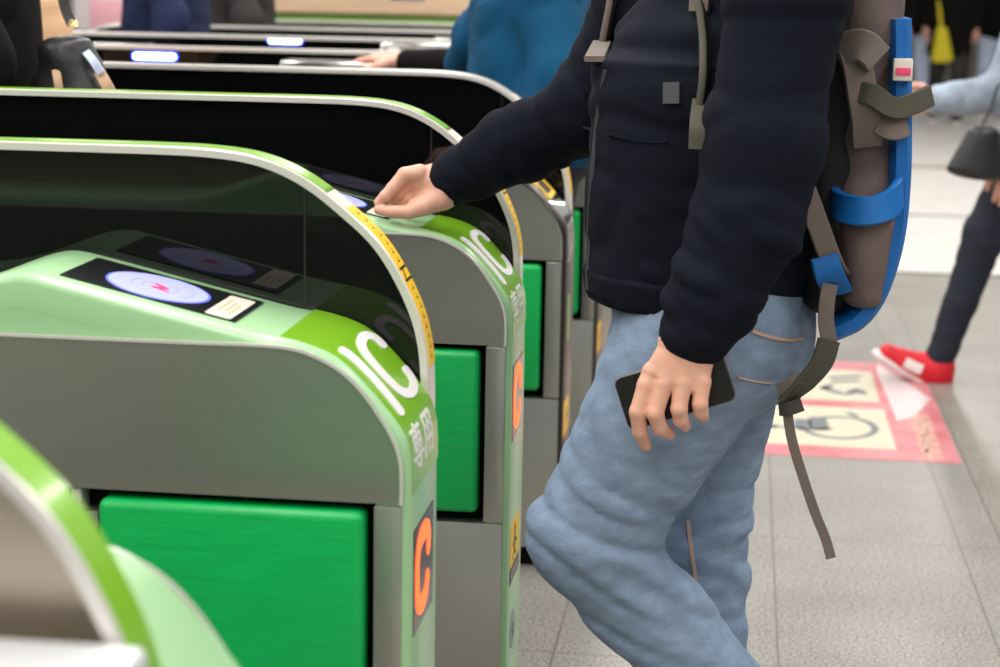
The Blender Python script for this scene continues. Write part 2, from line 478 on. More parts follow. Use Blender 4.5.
# ------------------------------------------------------------------ ticket gates
XE, YN, PITCH_G, GW, GL = -0.3636, 2.051, 0.95, 0.2036, 2.3
R_END = [(.004, .0), (.004, .30), (.004, .56), (.003, .713), (.001, .744), (-.005, .764), (-.024, .79), (-.055, .825), (-.084, .851), (-.115, .864), (-.151, .872), (-.175, .875)]
CREST = [(-.44, .935), (-.456, .937), (-.475, .935), (-.50, .927), (-.56, .904), (-.62, .889), (-.70, .884)]
LOWTOP = [(-.44, .884)]
def smooth_prof(C, sig=.018, step=.006):
    L = np.r_[0, np.cumsum(np.linalg.norm(np.diff(C, axis=0), axis=1))]
    n = int(L[-1]/step); q = np.linspace(0, L[-1], n); P = np.stack([np.interp(q, L, C[:, 0]), np.interp(q, L, C[:, 1])], 1)
    k = int(3*sig/step); w = np.exp(-.5*(np.arange(-k, k+1)*step/sig)**2); w /= w.sum()
    E = np.concatenate([P[0]-(P[k:0:-1]-P[0]), P, P[-1]-(P[-2:-k-2:-1]-P[-1])])
    return np.stack([np.convolve(E[:, i], w, 'valid') for i in (0, 1)], 1)
def mirror(pts): return [(-GL-x, z) for x, z in pts[::-1]]
BODY = smooth_prof(curve(R_END+CREST+[(-1.2, .884), (-1.85, .884)]+mirror(R_END[:-1]), 10), .009)
BODY_N = prof_normals(BODY)
BARC = np.r_[0, np.cumsum(np.linalg.norm(np.diff(BODY, axis=0), axis=1))]
I_BAND = int(np.argmin(np.abs(BODY[:, 0]+.153)+(BODY[:, 1] < .85)*9))
TRIM0 = curve([(-.001, .70), (-.001, .737), (-.002, .81), (-.005, .841), (-.012, .871), (-.026, .904), (-.052, .951), (-.074, .978), (-.108, 1.005), (-.135, 1.028), (-.177, 1.052), (-.218, 1.066), (-.274, 1.0725), (-.33, 1.074), (-.6, 1.074), (-1.15, 1.074)], 8)
TRIM0 = np.stack([-.0059+1.0162*TRIM0[:, 0], 1.2886-1.0162*(1.2886-TRIM0[:, 1])], 1)   # profile in the plane of the rail
TRIM = smooth_prof(np.concatenate([TRIM0, np.stack([-GL-TRIM0[-2::-1, 0], TRIM0[-2::-1, 1]], 1)]), .022)
TRIM_N = prof_normals(TRIM)
STEEL = curve([(-.0065, .6845), (-.006, .712), (-.008, .738), (-.016, .762), (-.031, .787), (-.054, .818), (-.08, .841), (-.118, .859), (-.157, .865), (-.25, .865)], 6)

STEEL2 = np.concatenate([STEEL, np.array([(-1.0, .865), (-1.6, .865)])])
def on_band(y, a, lift):
    """y across the cabinet, a = distance down the rounded end from the start of the coloured film"""
    s = BARC[I_BAND]-a
    x = np.interp(s, BARC, BODY[:, 0]); z = np.interp(s, BARC, BODY[:, 1])
    nx = np.interp(s, BARC, BODY_N[:, 0]); nz = np.interp(s, BARC, BODY_N[:, 1])
    return (x+nx*lift, y, z+nz*lift)

SL_A, SL_B = (-.44, .9352), (-.175, .8752)
def on_slope(x, y, lift):
    t = (x-SL_A[0])/(SL_B[0]-SL_A[0]); z = SL_A[1]+t*(SL_B[1]-SL_A[1])
    return (x+lift*.22, y, z+lift*.975)

def on_end(y, z, lift): return (.004+lift, y, z)

def slope_plate(name, m, parent, x0, x1, y0, y1, lift, th=.0015, rnd=0.):
    pts = []
    if rnd == 'disc':
        cx, cy, rx, ry = (x0+x1)/2, (y0+y1)/2, (x1-x0)/2, (y1-y0)/2
        pts = [(cx+rx*math.cos(a*PI/24), cy+ry*math.sin(a*PI/24)) for a in range(48)]
    else:
        r = rnd or .001
        for cx, cy, a0 in ((x1-r, y1-r, 0), (x0+r, y1-r, 90), (x0+r, y0+r, 180), (x1-r, y0+r, 270)):
            for k in range(5):
                a = math.radians(a0+k*22.5); pts.append((cx+r*math.cos(a), cy+r*math.sin(a)))
    n = len(pts)
    V = [on_slope(x, y, lift) for x, y in pts]+[on_slope(x, y, lift-th) for x, y in pts]
    Fc = [tuple(range(n))]+[(i, i+n, (i+1) % n+n, (i+1) % n) for i in range(n)]
    return ob(name, V, Fc, m, parent, False)

IC_I = [[(.050, .071), (.050, .168)]]
IC_C = [[(.180, .098), (.178, .086), (.160, .076), (.130, .077), (.108, .084), (.096, .098), (.092, .118), (.096, .142), (.108, .156), (.132, .163), (.160, .162), (.178, .154), (.182, .141)]]
SEN = [[(.1, .9), (.9, .9)], [(.5, 1), (.5, .42)], [(.2, .76), (.8, .76)], [(.2, .76), (.2, .44)], [(.8, .76), (.8, .44)], [(.2, .6), (.8, .6)], [(.2, .44), (.8, .44)], [(.03, .29), (.97, .29)], [(.68, .42), (.68, .02)], [(.68, .02), (.52, .05)], [(.27, .2), (.38, .09)]]
YOU = [[(.18, .94), (.86, .94)], [(.18, .94), (.18, .35)], [(.18, .35), (.06, .02)], [(.86, .94), (.86, .03)], [(.86, .03), (.74, .05)], [(.18, .66), (.86, .66)], [(.18, .38), (.86, .38)], [(.52, .94), (.52, .05)]]
def kanji(ch, y0, a0, w, hgt): return [[(y0+u*w, a0+(1-v)*hgt) for u, v in ln] for ln in ch]

def make_gate(kind, flip=False):
    green = kind != 'silver'
    g = empty('ticket_gate', (0, 0, 0))
    FY = (lambda y: GW-y) if flip else (lambda y: y)
    W = GW
    rim = 'pale_green' if green else 'rim_dark'
    # rounded housing, swept round the outline of the cabinet
    cross = [(.040, .003), (.012, .003), (.006, .0045), (.002, .008), (0, .014), (0, W-.014), (.0015, W-.007), (.005, W-.001), (.010, W), (.040, W)]
    sweep('housing', rim, g, BODY, [(r, FY(y)) for r, y in cross], Nn=BODY_N)
    ck = [tuple(c) for c, n in zip(BODY-BODY_N*.011, BODY_N) if -.72 < c[0] < -.14 and c[1] > .8]
    prism('reader_cheek', rim, g, [(ck[0][0], .855)]+ck+[(ck[-1][0], .855)], *sorted((FY(.0032), FY(.03))), bev=0)
    # dark core behind the flap and between the panels
    core = [(c[0]-n[0]*.036, c[1]-n[1]*.036) for c, n in zip(BODY[::4], BODY_N[::4]) if c[1] > .04]
    core = [(core[0][0], .03)]+core+[(core[-1][0], .03)]
    prism('core', 'dark_gap', g, core, *sorted((FY(.034), FY(W-.012))), bev=0)
    # far side cover
    fs = [(c[0]-n[0]*.012, c[1]-n[1]*.012) for c, n in zip(BODY[::3], BODY_N[::3]) if c[1] > .03]
    fs = [(fs[0][0], .02)]+fs+[(fs[-1][0], .02)]
    prism('back_panel', 'steel', g, fs, *sorted((FY(W-.014), FY(W+.001))), bev=.001)
    # near side: upper panel, column, lower panel
    poly = [tuple(p) for p in STEEL]+[(-1.2, .865), (-1.85, .865)]+[(-GL-x, z) for x, z in STEEL[:-1][::-1]]+[(-GL+.04, .6845), (-GL+.04, .6865), (-.0385, .6865), (-.0385, .6845)]
    prism('upper_side_panel', 'steel', g, poly, *sorted((FY(-.001), FY(.034))), bev=.0016)
    sweep('panel_edge', 'chrome' if not green else 'silver', g, STEEL2, [(-.0016, FY(.001)), (-.0014, FY(-.0024)), (.0022, FY(-.0026)), (.0024, FY(.001))], closed=True)
    box('column_panel', 'steel', g, -.0385, -.006, *sorted((FY(-.001), FY(.034))), .3835, .6815, .0014)
    box('lower_side_panel', 'steel', g, -GL+.01, -.006, *sorted((FY(-.001), FY(.034))), .045, .3805, .0014)
    box('access_panel', 'steel', g, -GL+.01, -.62, *sorted((FY(-.001), FY(.034))), .3835, .6845, .0014)
    box('plinth', 'dark_gap', g, -GL+.02, -.012, *sorted((FY(.012), FY(W-.012))), .0, .05, .002)
    # padded flap door in its recess
    bm = bmesh.new(); box_bm(bm, -.366, -.049, *sorted((FY(-.010), FY(.032))), .399, .6745, .010, 4)
    for v in bm.verts:                                       # slightly pillowed face
        u = (v.co.x+.2075)/.1585; w = (v.co.z-.537)/.138
        if (v.co.y < .01 and not flip) or (flip and v.co.y > W-.01):
            v.co.y += (-1 if not flip else 1)*.006*max(0, 1-u**4)*max(0, 1-w**4)
    obm('flap_door', 'pad_green', g, auto=None) if False else obm('flap_door', bm, 'pad_green', g)
    hg = box('hinge_bracket', 'silver', g, -.402, -.390, *sorted((FY(.004), FY(.034))), .60, .683, .001)
    box('hinge_post', 'steel', hg, -.43, -.415, *sorted((FY(.006), FY(.034))), .40, .684, .001)
    box('hinge_block', 'steel', hg, -.398, -.371, *sorted((FY(.006), FY(.034))), .40, .655, .001)
    # smoked screen and its edge trim, standing on the far edge of the cabinet
    y0, y1 = W-.008, W+.037
    tr = sweep('screen_trim', 'silver', g, TRIM, [(.011, FY(y0)), (.002, FY(y0)), (0, FY(y0+.002)), (0, FY(y1-.002)), (.002, FY(y1)), (.011, FY(y1))], closed=True, Nn=TRIM_N)
    tag(tr, 'silver edge rail round the dark screen', None)
    def edge_strip(name, m, x0, x1, z0=-1, parent=tr, ya=.0025, yb=.0025):
        sel = [i for i in range(len(TRIM)) if x0 <= TRIM[i, 0] <= x1 and TRIM[i, 1] >= z0]
        return sweep(name, m, parent, TRIM, [(.0005, FY(y0+ya)), (-.0009, FY(y0+ya+.0004)), (-.0009, FY(y1-yb-.0004)), (.0005, FY(y1-yb))], i0=sel[0], i1=sel[-1]+1, Nn=TRIM_N)
    if green: edge_strip('green_edge_film', 'bright_green', -GL+.2, -.135 if not flip else .0, -1 if not flip else .72)
    if not flip:
        edge_strip('pale_marker', 'pink_white', -.144, -.112)
        tp = edge_strip('warning_tape', 'yellow', -.116, -.0, .80)
        # rows of small printed characters on the tape
        ti = [i for i in range(len(TRIM)) if -.112 <= TRIM[i, 0] <= -.004 and TRIM[i, 1] > .81]
        tl = np.r_[0, np.cumsum(np.linalg.norm(np.diff(TRIM[ti[0]:ti[-1]+1], axis=0), axis=1))]
        def on_tape(y, a, lift):
            q = TRIM[ti[0]:ti[-1]+1]; nq = TRIM_N[ti[0]:ti[-1]+1]
            x = np.interp(a, tl, q[:, 0]); z = np.interp(a, tl, q[:, 1]); nx = np.interp(a, tl, nq[:, 0]); nz = np.interp(a, tl, nq[:, 1])
            return (x+nx*(lift+.0009), FY(y0+y), z+nz*(lift+.0009))
        rr = random.Random(3); ln = []
        for k in range(17):
            a = .006+k*(tl[-1]-.012)/16
            if abs(a-tl[-1]*.52) < .014: continue
            c = .015+rr.random()*.006
            ln += [[(c, a-.002), (c+.010, a-.002)], [(c+.004, a-.003), (c+.005+rr.random()*.004, a+.003)]]
        ln += [([(.006, tl[-1]*.52-.006), (.040, tl[-1]*.52-.006)], .0035), ([(.006, tl[-1]*.52+.010), (.040, tl[-1]*.52+.010)], .0035), ([(.012, tl[-1]*.52-.004), (.020, tl[-1]*.52+.007)], .005)]
        strokes('tape_print', 'ink', tr, ln, .0013, on_tape, .0002, .003, False)
        edge_strip('olive_edge_film', 'olive' if green else 'silver', -.01, .0, .70) if False else None
    inner = [(c[0]-n[0]*.009, c[1]-n[1]*.009) for c, n in zip(TRIM[::2], TRIM_N[::2]) if c[1] > .735]
    right = [p for p in inner if p[0] > -.166]; left = [p for p in inner if p[0] < -.166]
    ztop = np.interp(-.166, [p[0] for p in inner[::-1]], [p[1] for p in inner[::-1]])
    ys = sorted((FY(W-.002), FY(W+.005)))
    if not flip:
        prism('screen_end_pane', 'smoke_clear', g, right+[(-.1663, ztop), (-.1663, .735)], *ys, bev=0)
        prism('screen_pane', 'smoke', g, [(-.1668, .735), (-.1668, ztop)]+left, *ys, bev=0)
        box('screen_joint', 'rim_dark', g, -.1678, -.1656, *sorted((FY(W-.0025), FY(W+.006))), .80, ztop, .0004, 1)
    else:
        prism('screen_pane', 'steel_warm', g, inner+[(-GL+.01, .10), (-.01, .10)], *ys, bev=0)
    # sloping card reader
    rd = slope_plate('card_reader', 'reader_face', g, -.421, -.210, .034, .168, .0016) if not flip else None
    if rd:
        slope_plate('reader_ring', 'reader_ring', rd, -.384, -.260, .037, .159, .0020, rnd='disc')
        slope_plate('reader_disc', 'reader_lit', rd, -.381, -.263, .040, .156, .0024, rnd='disc')
        cx, cy = -.320, .097
        for r, a0 in ((.022, 130), (.022, -50), (.034, 150), (.040, -30)):
            strokes('reader_mark', 'reader_mark', rd, [[(cx+r*math.cos(math.radians(a)), cy+r*math.sin(math.radians(a))) for a in range(a0, a0+100, 10)]], .0022, lambda u, v, h: on_slope(u, v, .0024+h), .0004)
        strokes('reader_emblem', 'red_mark', rd, [[(cx+.012, cy-.012), (cx-.006, cy-.006)], [(cx-.006, cy-.006), (cx+.008, cy+.002)], [(cx+.008, cy+.002), (cx-.008, cy+.012)]], .006, lambda u, v, h: on_slope(u, v, .0024+h), .0005, smooth=False)
        lb = slope_plate('reader_label', 'label_paper', rd, -.248, -.217, .036, .154, .0022, rnd=.004)
        strokes('label_print', 'gold_ink', lb, [[(-.240, .06), (-.240, .13)], [(-.232, .07), (-.232, .12)], [(-.225, .06), (-.225, .11)]], .003, lambda u, v, h: on_slope(u, v, .0022+h), .0003, smooth=False)
    if green and not flip:
        ib = int(np.argmin(np.abs(BARC-(BARC[I_BAND]-.262))))
        sweep('end_film', 'bright_green', g, BODY, [(.0004, .0165), (-.0007, .017), (-.0007, W-.006), (.0004, W-.0055)], i0=ib, i1=I_BAND+1, Nn=BODY_N)
        KY = 2.1
        strokes('lettering', 'white', g, [[(y/KY, a) for y, a in ln] for ln in IC_I], .0125, lambda u, v, h: on_band(u*KY, v, .0006+h), .0014, .003)
        strokes('lettering', 'white', g, [[(y/KY, a) for y, a in ln] for ln in IC_C], .0130, lambda u, v, h: on_band(u*KY, v, .0006+h), .0014, .003)
        KK = 1.7
        for kj in (kanji(SEN, .030, .190, .062, .052), kanji(YOU, .102, .190, .062, .052)): strokes('lettering', 'white', g, [[(y/KK, a) for y, a in ln] for ln in kj], .0046, lambda u, v, h: on_band(u*KK, v, .0006+h), .0010, .003, False)
        # lit direction sign on the end face
        bm = bmesh.new(); box_bm(bm, .0030, .0052, .024, .160, .516, .646, .0008, 1); ls = obm('indicator_window', bm, 'led_face', g)
        lc = [[(.122, .600), (.124, .613), (.112, .624), (.085, .628), (.058, .622), (.046, .604), (.044, .580), (.047, .558), (.060, .545), (.085, .541), (.108, .547), (.116, .560)]]
        strokes('indicator_light', 'led', ls, lc, .024, lambda u, v, h: (.0052+h, u, v), .0008, .004)
        st = box('warning_sticker', 'yellow', g, .0036, .0050, .030, .152, .290, .366, .0004, 1)
        strokes('sticker_print', 'ink', st, [([(.090, .350), (.090, .346)], .014), ([(.088, .336), (.086, .318)], .012), [(.088, .334), (.112, .322)], [(.088, .334), (.066, .324)], [(.086, .316), (.070, .300)], [(.086, .316), (.104, .301)]], .006, lambda u, v, h: (.0050+h, u, v), .0004, smooth=False)
        s2 = box('sticker_caption', 'ink', g, .0036, .0050, .030, .152, .262, .288, .0004, 1)
        strokes('caption_print', 'white', s2, [[(.045+k*.02, .282), (.052+k*.02, .268)] for k in range(5)], .004, lambda u, v, h: (.0050+h, u, v), .0004, smooth=False)
        bm = bmesh.new()
        bmesh.ops.create_cone(bm, cap_ends=True, segments=32, radius1=.034, radius2=.034, depth=.0012, matrix=Matrix.Translation((.0046, .085, .168)) @ Matrix.Rotation(PI/2, 4, 'Y'))
        rs = obm('round_sticker', bm, mat_once('round_sticker_film', (150, 168, 158)), g)
        strokes('round_sticker_print', 'ink', rs, [[(.078, .180), (.078, .156)], [(.092, .178), (.070, .170)], [(.092, .164), (.072, .156)]], .004, lambda u, v, h: (.0052+h, u, v), .0004, smooth=False)
    if not green:
        ib = int(np.argmin(np.abs(BARC-(BARC[I_BAND]-.262))))
        sweep('end_cover', 'steel_dark', g, BODY, [(.0004, .030), (-.0012, .031), (-.0012, W-.048), (.0004, W-.0475)], i0=ib, i1=I_BAND+1, Nn=BODY_N)
        # framed ticket slot on the rounded end
        fr = strokes('slot_frame', 'yellow', g, [[(.043, .084), (.150, .086)], [(.150, .086), (.150, .128)], [(.150, .128), (.043, .128)], [(.043, .128), (.043, .084)]], .010, lambda u, v, h: on_band(u, v, .0012+h), .004, .004, False)
        strokes('slot_mouth', 'black', fr, [([(.05, .106), (.145, .106)], .030)], .03, lambda u, v, h: on_band(u, v, .0012+h), .0012, .004, False)
        V = []; Fc = []
        for i, a in enumerate(np.linspace(.135, .215, 14)):
            for j, y in enumerate(np.linspace(.03, .15, 12)):
                u = (y-.09)/.06; t = (a-.135)/.08
                V.append(on_band(.09+(y-.09)*(1-.45*t), a, .0012+.016*max(0, 1-u*u)*math.sin(PI*min(1, t*1.1))**.6 if t*1.1 < 1 else .0012))
        for i in range(13):
            for j in range(11):
                a = i*12+j; Fc.append((a, a+12, a+13, a+1))
        ob('ticket_chute', V, Fc, 'chrome', g)
        gm = box('end_lamp', 'bright_green', g, .0036, .0056, .05, .085, .50, .60, .0004, 1)  # small green plate on the end face
        st = box('warning_sticker', 'yellow', g, .0036, .0050, .020, .125, .290, .366, .0004, 1)
        strokes('sticker_print', 'ink', st, [([(.075, .345), (.073, .318)], .012), [(.074, .334), (.098, .322)], [(.072, .316), (.060, .300)]], .006, lambda u, v, h: (.0050+h, u, v), .0004, smooth=False)
        strokes('seam_mark', 'silver', g, [[(.045, .676), (.15, .70)]], .003, on_end, .001, smooth=False)
    return g

_mc = {}
def mat_once(name, rgb, **k):
    if name not in _mc: _mc[name] = mat(name, rgb, **k)
    return _mc[name]

def ticket_unit(g, x0, x1, zt):
    """metal ticket mechanism standing on a cabinet top"""
    poly = [(x1, .88), (x1, .955), (x1-.045, zt), (x0+.045, zt), (x0, .955), (x0, .88)]
    u = prism('ticket_mechanism', 'chrome', g, poly, .025, .145, .006, 3)
    n = 5
    for k in range(n):
        a = x0+.06+(x1-x0-.12)*(k+.12)/n; b = x0+.06+(x1-x0-.12)*(k+.80)/n
        box('mechanism_window', 'steel_dark' if k % 2 else 'silver', u, a, b, .018, .030, zt-.075, zt-.018, .002)
    return u

def lamp_bar(g, x, zc, w=.062):
    bm = bmesh.new(); y = GW-.0025
    def pill(hw, r, yy, d):
        pts = [(x+hw-r+r*math.cos(math.radians(a)), zc+r*math.sin(math.radians(a))) for a in range(-90, 91, 15)]+[(x-hw+r+r*math.cos(math.radians(a)), zc+r*math.sin(math.radians(a))) for a in range(90, 271, 15)]
        b = bmesh.new(); prism_bm(b, pts, yy-d, yy); return b
    rim = obm('lamp_rim', pill(w+.006, .0145, y, .003), 'blue_rim', g)
    obm('lamp', pill(w, .0095, y-.003, .002), 'blue_led', rim)

GATES = {}
def place_gate(g, k, label):
    g.location = (XE, YN+(k-1)*PITCH_G, 0); g['label'] = label; g['category'] = 'ticket gate'; g['group'] = 'ticket gates in a row'
    GATES[k] = g
    return g

g1 = make_gate('green'); g2 = copy_tree(g1)
place_gate(g1, 1, 'green IC ticket gate')
g1['label'] = 'green IC ticket gate with lit uncovered card reader, nearest one seen whole'
place_gate(g2, 2, 'green IC ticket gate whose card reader the man touches')
g3 = make_gate('silver')
g4 = copy_tree(g3); g5 = copy_tree(g3); g6 = copy_tree(g3)
place_gate(g3, 3, 'steel ticket gate with yellow framed slot, just beyond the touched green gate')
place_gate(g4, 4, 'steel ticket gate with blue lamp that the teal jacketed person rests a hand on')
place_gate(g5, 5, 'steel ticket gate just behind the one the teal jacketed person touches')
place_gate(g6, 6, 'steel ticket gate second behind the one under the teal sleeve hand')
ticket_unit(g4, -.905, -.535, 1.048); lamp_bar(g4, -1.262, 1.041)
ticket_unit(g5, -.815, -.47, 1.066); ticket_unit(g5, -1.86, -1.50, 1.04); lamp_bar(g5, -1.125, 1.056, .055)
ticket_unit(g6, -.80, -.47, 1.05)
g7 = copy_tree(g1); place_gate(g7, 7, 'farthest green ticket gate in front of the wooden counter')
g0 = make_gate('green', True); place_gate(g0, 0, 'nearest ticket gate with steel side, lime rail and pale green rounded end, partly cut off')
g0.location.x += .022
hs = box('side_ledge', 'ledge', g0, -1.5, -.004, -.16, -.045, .40, .881, .008, 3)
# ------------------------------------------------------------------ people
def V3(*a): return np.array(a, float)
def unit(v): v = np.array(v, float); return v/(np.linalg.norm(v)+1e-12)

def chain(pts, radii, k=.004):
    return [(cap(pts[i], pts[i+1], radii[i], radii[i+1]), k) for i in range(len(pts)-1)]

def relaxed_hand(wr, d, palm_n, thumb_dir, s=1.0, curl=.5):
    """palm, four bent fingers of unequal length and a thumb from the side of the palm"""
    d, n = unit(d), unit(palm_n); n = unit(n-d*(n@d)); t = unit(np.cross(d, n)); t = t if t@np.array(thumb_dir) > 0 else -t
    pr = [(cap(wr-d*.04*s, wr, .026*s, .027*s), .012), (ecap(wr+d*.015*s, wr+d*.085*s, t, (.030*s, .019*s), (.040*s, .014*s)), .015)]
    for i, L in enumerate((.070, .078, .072, .056)):
        o = wr+d*(.090-.004*abs(i-1))*s+t*(.030-.020*i)*s
        p = [o-d*.015*s, o]; a = .15
        for q in (.45, .32, .23):
            a += curl*(.9 if q < .45 else .6); p.append(p[-1]+(d*math.cos(a)+n*math.sin(a))*L*q*s)
        pr += chain(p, [.0095*s, .0095*s, .0088*s, .0082*s, .007*s], .003)
    b = wr+d*.025*s+t*.026*s
    pr += chain([b, b+(d*.6+t*.7+n*.35)*.035*s, b+(d*1.5+t*.95+n*.75)*.035*s, b+(d*2.2+t*.95+n*1.1)*.035*s], [.015*s, .0125*s, .0105*s, .0085*s], .008)
    return pr

def head_prims(H, fwd, s=1.0):
    f = unit(fwd); up = V3(0, 0, 1); r = np.cross(f, up)
    pr = [(ell(H+up*.025*s-f*.008*s, (.095*s, .074*s, .098*s), (f, r, up)), .02),
          (ell(H-up*.045*s+f*.026*s, (.066*s, .056*s, .072*s), (f, r, up)), .03),
          (cap(H+f*.084*s+up*.004*s, H+f*.104*s-up*.028*s, .008*s, .013*s), .012),          # nose
          (ecap(H+f*.083*s-up*.060*s-r*.018*s, H+f*.083*s-up*.060*s+r*.018*s, f, (.009*s, .009*s), (.009*s, .009*s)), .006),  # lips
          (cap(H+f*.076*s-up*.095*s-r*.010*s, H+f*.076*s-up*.095*s+r*.010*s, .016*s, .016*s), .02)]  # chin
    for q in (-1, 1):
        pr += [(cap(H+f*.080*s+up*.020*s+r*.014*s*q, H+f*.072*s+up*.022*s+r*.045*s*q, .008*s, .007*s), .012),   # brow
               (ell(H+r*.077*s*q-up*.008*s-f*.008*s, (.018*s, .008*s, .030*s), (f, r, up)), .004)]      # ear
    return pr

def folds(amp, k1, k2, ph=0.):
    k1, k2 = np.array(k1, float), np.array(k2, float)
    def g(p):
        a = p@k1+1.6*np.sin(p@k2+ph); b = p@(k1*.53+k2*.4)+1.2*np.sin(p@(k2*1.7)+ph*2)
        return -amp*(np.sin(a)*.6+np.sin(b)*.5)
    return g

def wrinkle(amp, kdir, kspread, seed, n=7, sharp=.55):
    """irregular cloth creases: a random wave field with soft valleys"""
    rs = np.random.RandomState(seed); K = np.array(kdir, float)[None, :]*(.7+.6*rs.rand(n, 1))+rs.randn(n, 3)*np.array(kspread, float); ph = rs.rand(n)*6.28
    def g(p):
        f = sum(np.sin(p@K[i]+ph[i]) for i in range(n))/math.sqrt(n/2)
        return amp*(np.exp(-(f/sharp)**2)-.45-.35*np.tanh(f))
    return g

def build_person(J, fwd, look, label, group=None, org=None, hands=None, res=.013, seed=0, cat='person'):
    """one continuous body; hair and clothes are its children"""
    s = look.get('s', 1.0); f = unit(fwd); up = V3(0, 0, 1); r = np.cross(f, up)
    side = unit(J['shL']-J['shR'])
    if org is None: org = V3(J['pelvis'][0], J['pelvis'][1], 0)
    b = [(ecap(J['pelvis'], J['chest'], side, (.145*s, .10*s), (.155*s, .10*s)), .05),
         (cap(J['shL'], J['shR'], .05*s), .06), (cap(J['chest'], J['neck'], .075*s, .05*s), .05), (cap(J['neck'], J['head']-up*.03*s, .048*s, .048*s), .03)]
    b += head_prims(J['head'], look.get('face', f), s)
    for q in 'LR':
        b += chain([J['sh'+q], J['el'+q], J['wr'+q]], [.046*s, .038*s, .026*s], .02)
        b += chain([J['hip'+q], J['kn'+q], J['an'+q]], [.080*s, .054*s, .038*s], .03)
        b += [(cap(J['an'+q], J['an'+q]+J['ft'+q]*.12*s-up*.05*s, .030*s, .018*s), .02)]
    parts = [nets(b, .011)]
    for q in 'LR':
        hp = hands[q] if hands and q in hands else relaxed_hand(J['wr'+q], J['wr'+q]-J['el'+q], (J['pn'+q] if 'pn'+q in J else (side if q == 'R' else -side)), f, s, look.get('curl', .45))
        parts.append(nets(hp, look.get('hres', .0042), pad=.01))
    Vv, Fc = merge(parts)
    p = ob('person', Vv, Fc, 'skin', None, True, org); tag(p, label, cat, group)
    # hair cap
    H = J['head']; ff = unit(look.get('face', f)); rr = np.cross(ff, up)
    hp = [(ell(H+up*.034*s-ff*.016*s, (.103*s, .083*s, .098*s), (ff, rr, up)), .01), (ell(H-up*.02*s-ff*.05*s, (.06*s, .078*s, .09*s), (ff, rr, up)), .03)]
    if look.get('long'): hp.append((ecap(H-ff*.04*s, H-ff*.06*s-up*.22*s, rr, (.085*s, .06*s), (.08*s, .035*s)), .04))
    hp.append((ell(H+ff*.10*s-up*.035*s, (.085*s, .07*s, .085*s), (ff, rr, up)), .02, 'cut'))
    sdf('hair', hp, .008*s, look.get('hair', 'hair'), p, folds(.003, ff*30+rr*160, up*40, 1.), org)
    # trousers
    t = [(ecap(J['pelvis']-up*.06*s, J['pelvis']+up*.07*s, side, tuple(x*s for x in look.get('pelv', (.168, .125))), tuple(x*s*.95 for x in look.get('pelv', (.168, .125)))), .05)]
    lr = look.get('legs', (.098, .068, .060))
    for q in 'LR': t += chain([J['hip'+q], J['kn'+q], J['an'+q]+up*.02*s], [x*s for x in lr], .035)
    tr = sdf('trousers', t, look.get('tres', res), look['trousers'], p, look.get('tfold') or wrinkle(.004, up*45+f*12, (18, 18, 14), seed+40), org)
    # upper garment
    R = look.get('sleeve', (.066, .056, .044)); len_ = look.get('length', .02)
    g = [(ecap(J['pelvis']-up*len_, J['chest'], side, (look.get('hem', .185)*s, look.get('hemd', .135)*s), (.185*s, .135*s)), .05),
         (cap(J['shL'], J['shR'], .072*s), .07), (cap(J['chest']+up*.05*s, J['neck']-up*.03*s, .10*s, .066*s), .05)]
    g += look.get('extra', [])
    for q in 'LR':
        e = J['wr'+q]-(J['wr'+q]-J['el'+q])*.06
        pts = look['path'+q] if 'path'+q in look else [J['sh'+q], J['el'+q], e]
        rad = look['rad'+q] if 'rad'+q in look else [x*s for x in R]
        g += chain(pts, rad, .03)
    tp = sdf(look.get('top_name', 'jacket'), g, look.get('gres', res), look['top'], p, look.get('gfold') or wrinkle(.005, up*22+f*10, (16, 16, 12), seed+80), org)
    for q in 'LR':
        a = J['an'+q]; d = unit(J['ft'+q]); n = unit(J['up'+q]) if 'up'+q in J else up; sd = np.cross(d, n)
        sole = a-n*.075*s
        sh = sdf('shoe', [(ecap(sole-d*.035*s+n*.032*s, sole+d*.165*s+n*.024*s, sd, (.038*s, .044*s), (.042*s, .030*s), .9), .02), (cap(a-n*.03*s, a+n*.01*s, .044*s, .042*s), .03), (cap(a-n*.010*s, sole+d*.10*s+n*.030*s, .047*s, .036*s), .03)], .008, look.get('shoe', 'shoe_dark'), p, None, org)
        sdf('shoe_sole', [(ecap(sole-d*.040*s+n*.004*s, sole+d*.175*s+n*.004*s, sd, (.041*s, .019*s), (.046*s, .017*s), 2.), .0)], .006, look.get('sole', 'rubber_white'), p, None, org)
    return p, tp, tr

def local_pose(org, heading, h=1.70, lean=0., stride=.0, arms=None):
    """standing or striding joints, facing along heading (radians)"""
    c, sn = math.cos(heading), math.sin(heading); k = h/1.70
    def P(x, y, z): return V3(org[0]+(x*c-y*sn)*k, org[1]+(x*sn+y*c)*k, z*k)
    J = {}
    L = lambda z: lean*max(0, z-.9)
    J['pelvis'] = P(0, 0, .93); J['chest'] = P(L(1.25), 0, 1.25); J['neck'] = P(L(1.43)+.01, 0, 1.43); J['head'] = P(L(1.57)+.03, 0, 1.57)
    for q, y in (('L', 1), ('R', -1)):
        J['sh'+q] = P(L(1.37), .175*y, 1.365); J['el'+q] = P(L(1.1)-.05+stride*.25*-y, .225*y, 1.09); J['wr'+q] = P(L(1.1)+.06-stride*.45*y, .235*y, .86)
        J['hip'+q] = P(0, .085*y, .90)
        st = stride*y
        J['kn'+q] = P(.05+.30*st, .09*y, .49); J['an'+q] = P(-.02+.62*st-(.12 if st < 0 else 0), .09*y, .09+(.09 if st < 0 else 0))
        J['ft'+q] = V3(c, sn, -.6 if st < 0 else .0)
    if arms:
        for kx, v in arms.items(): J[kx] = P(*v) if len(v) == 3 else v
    return J, V3(c, sn, 0)

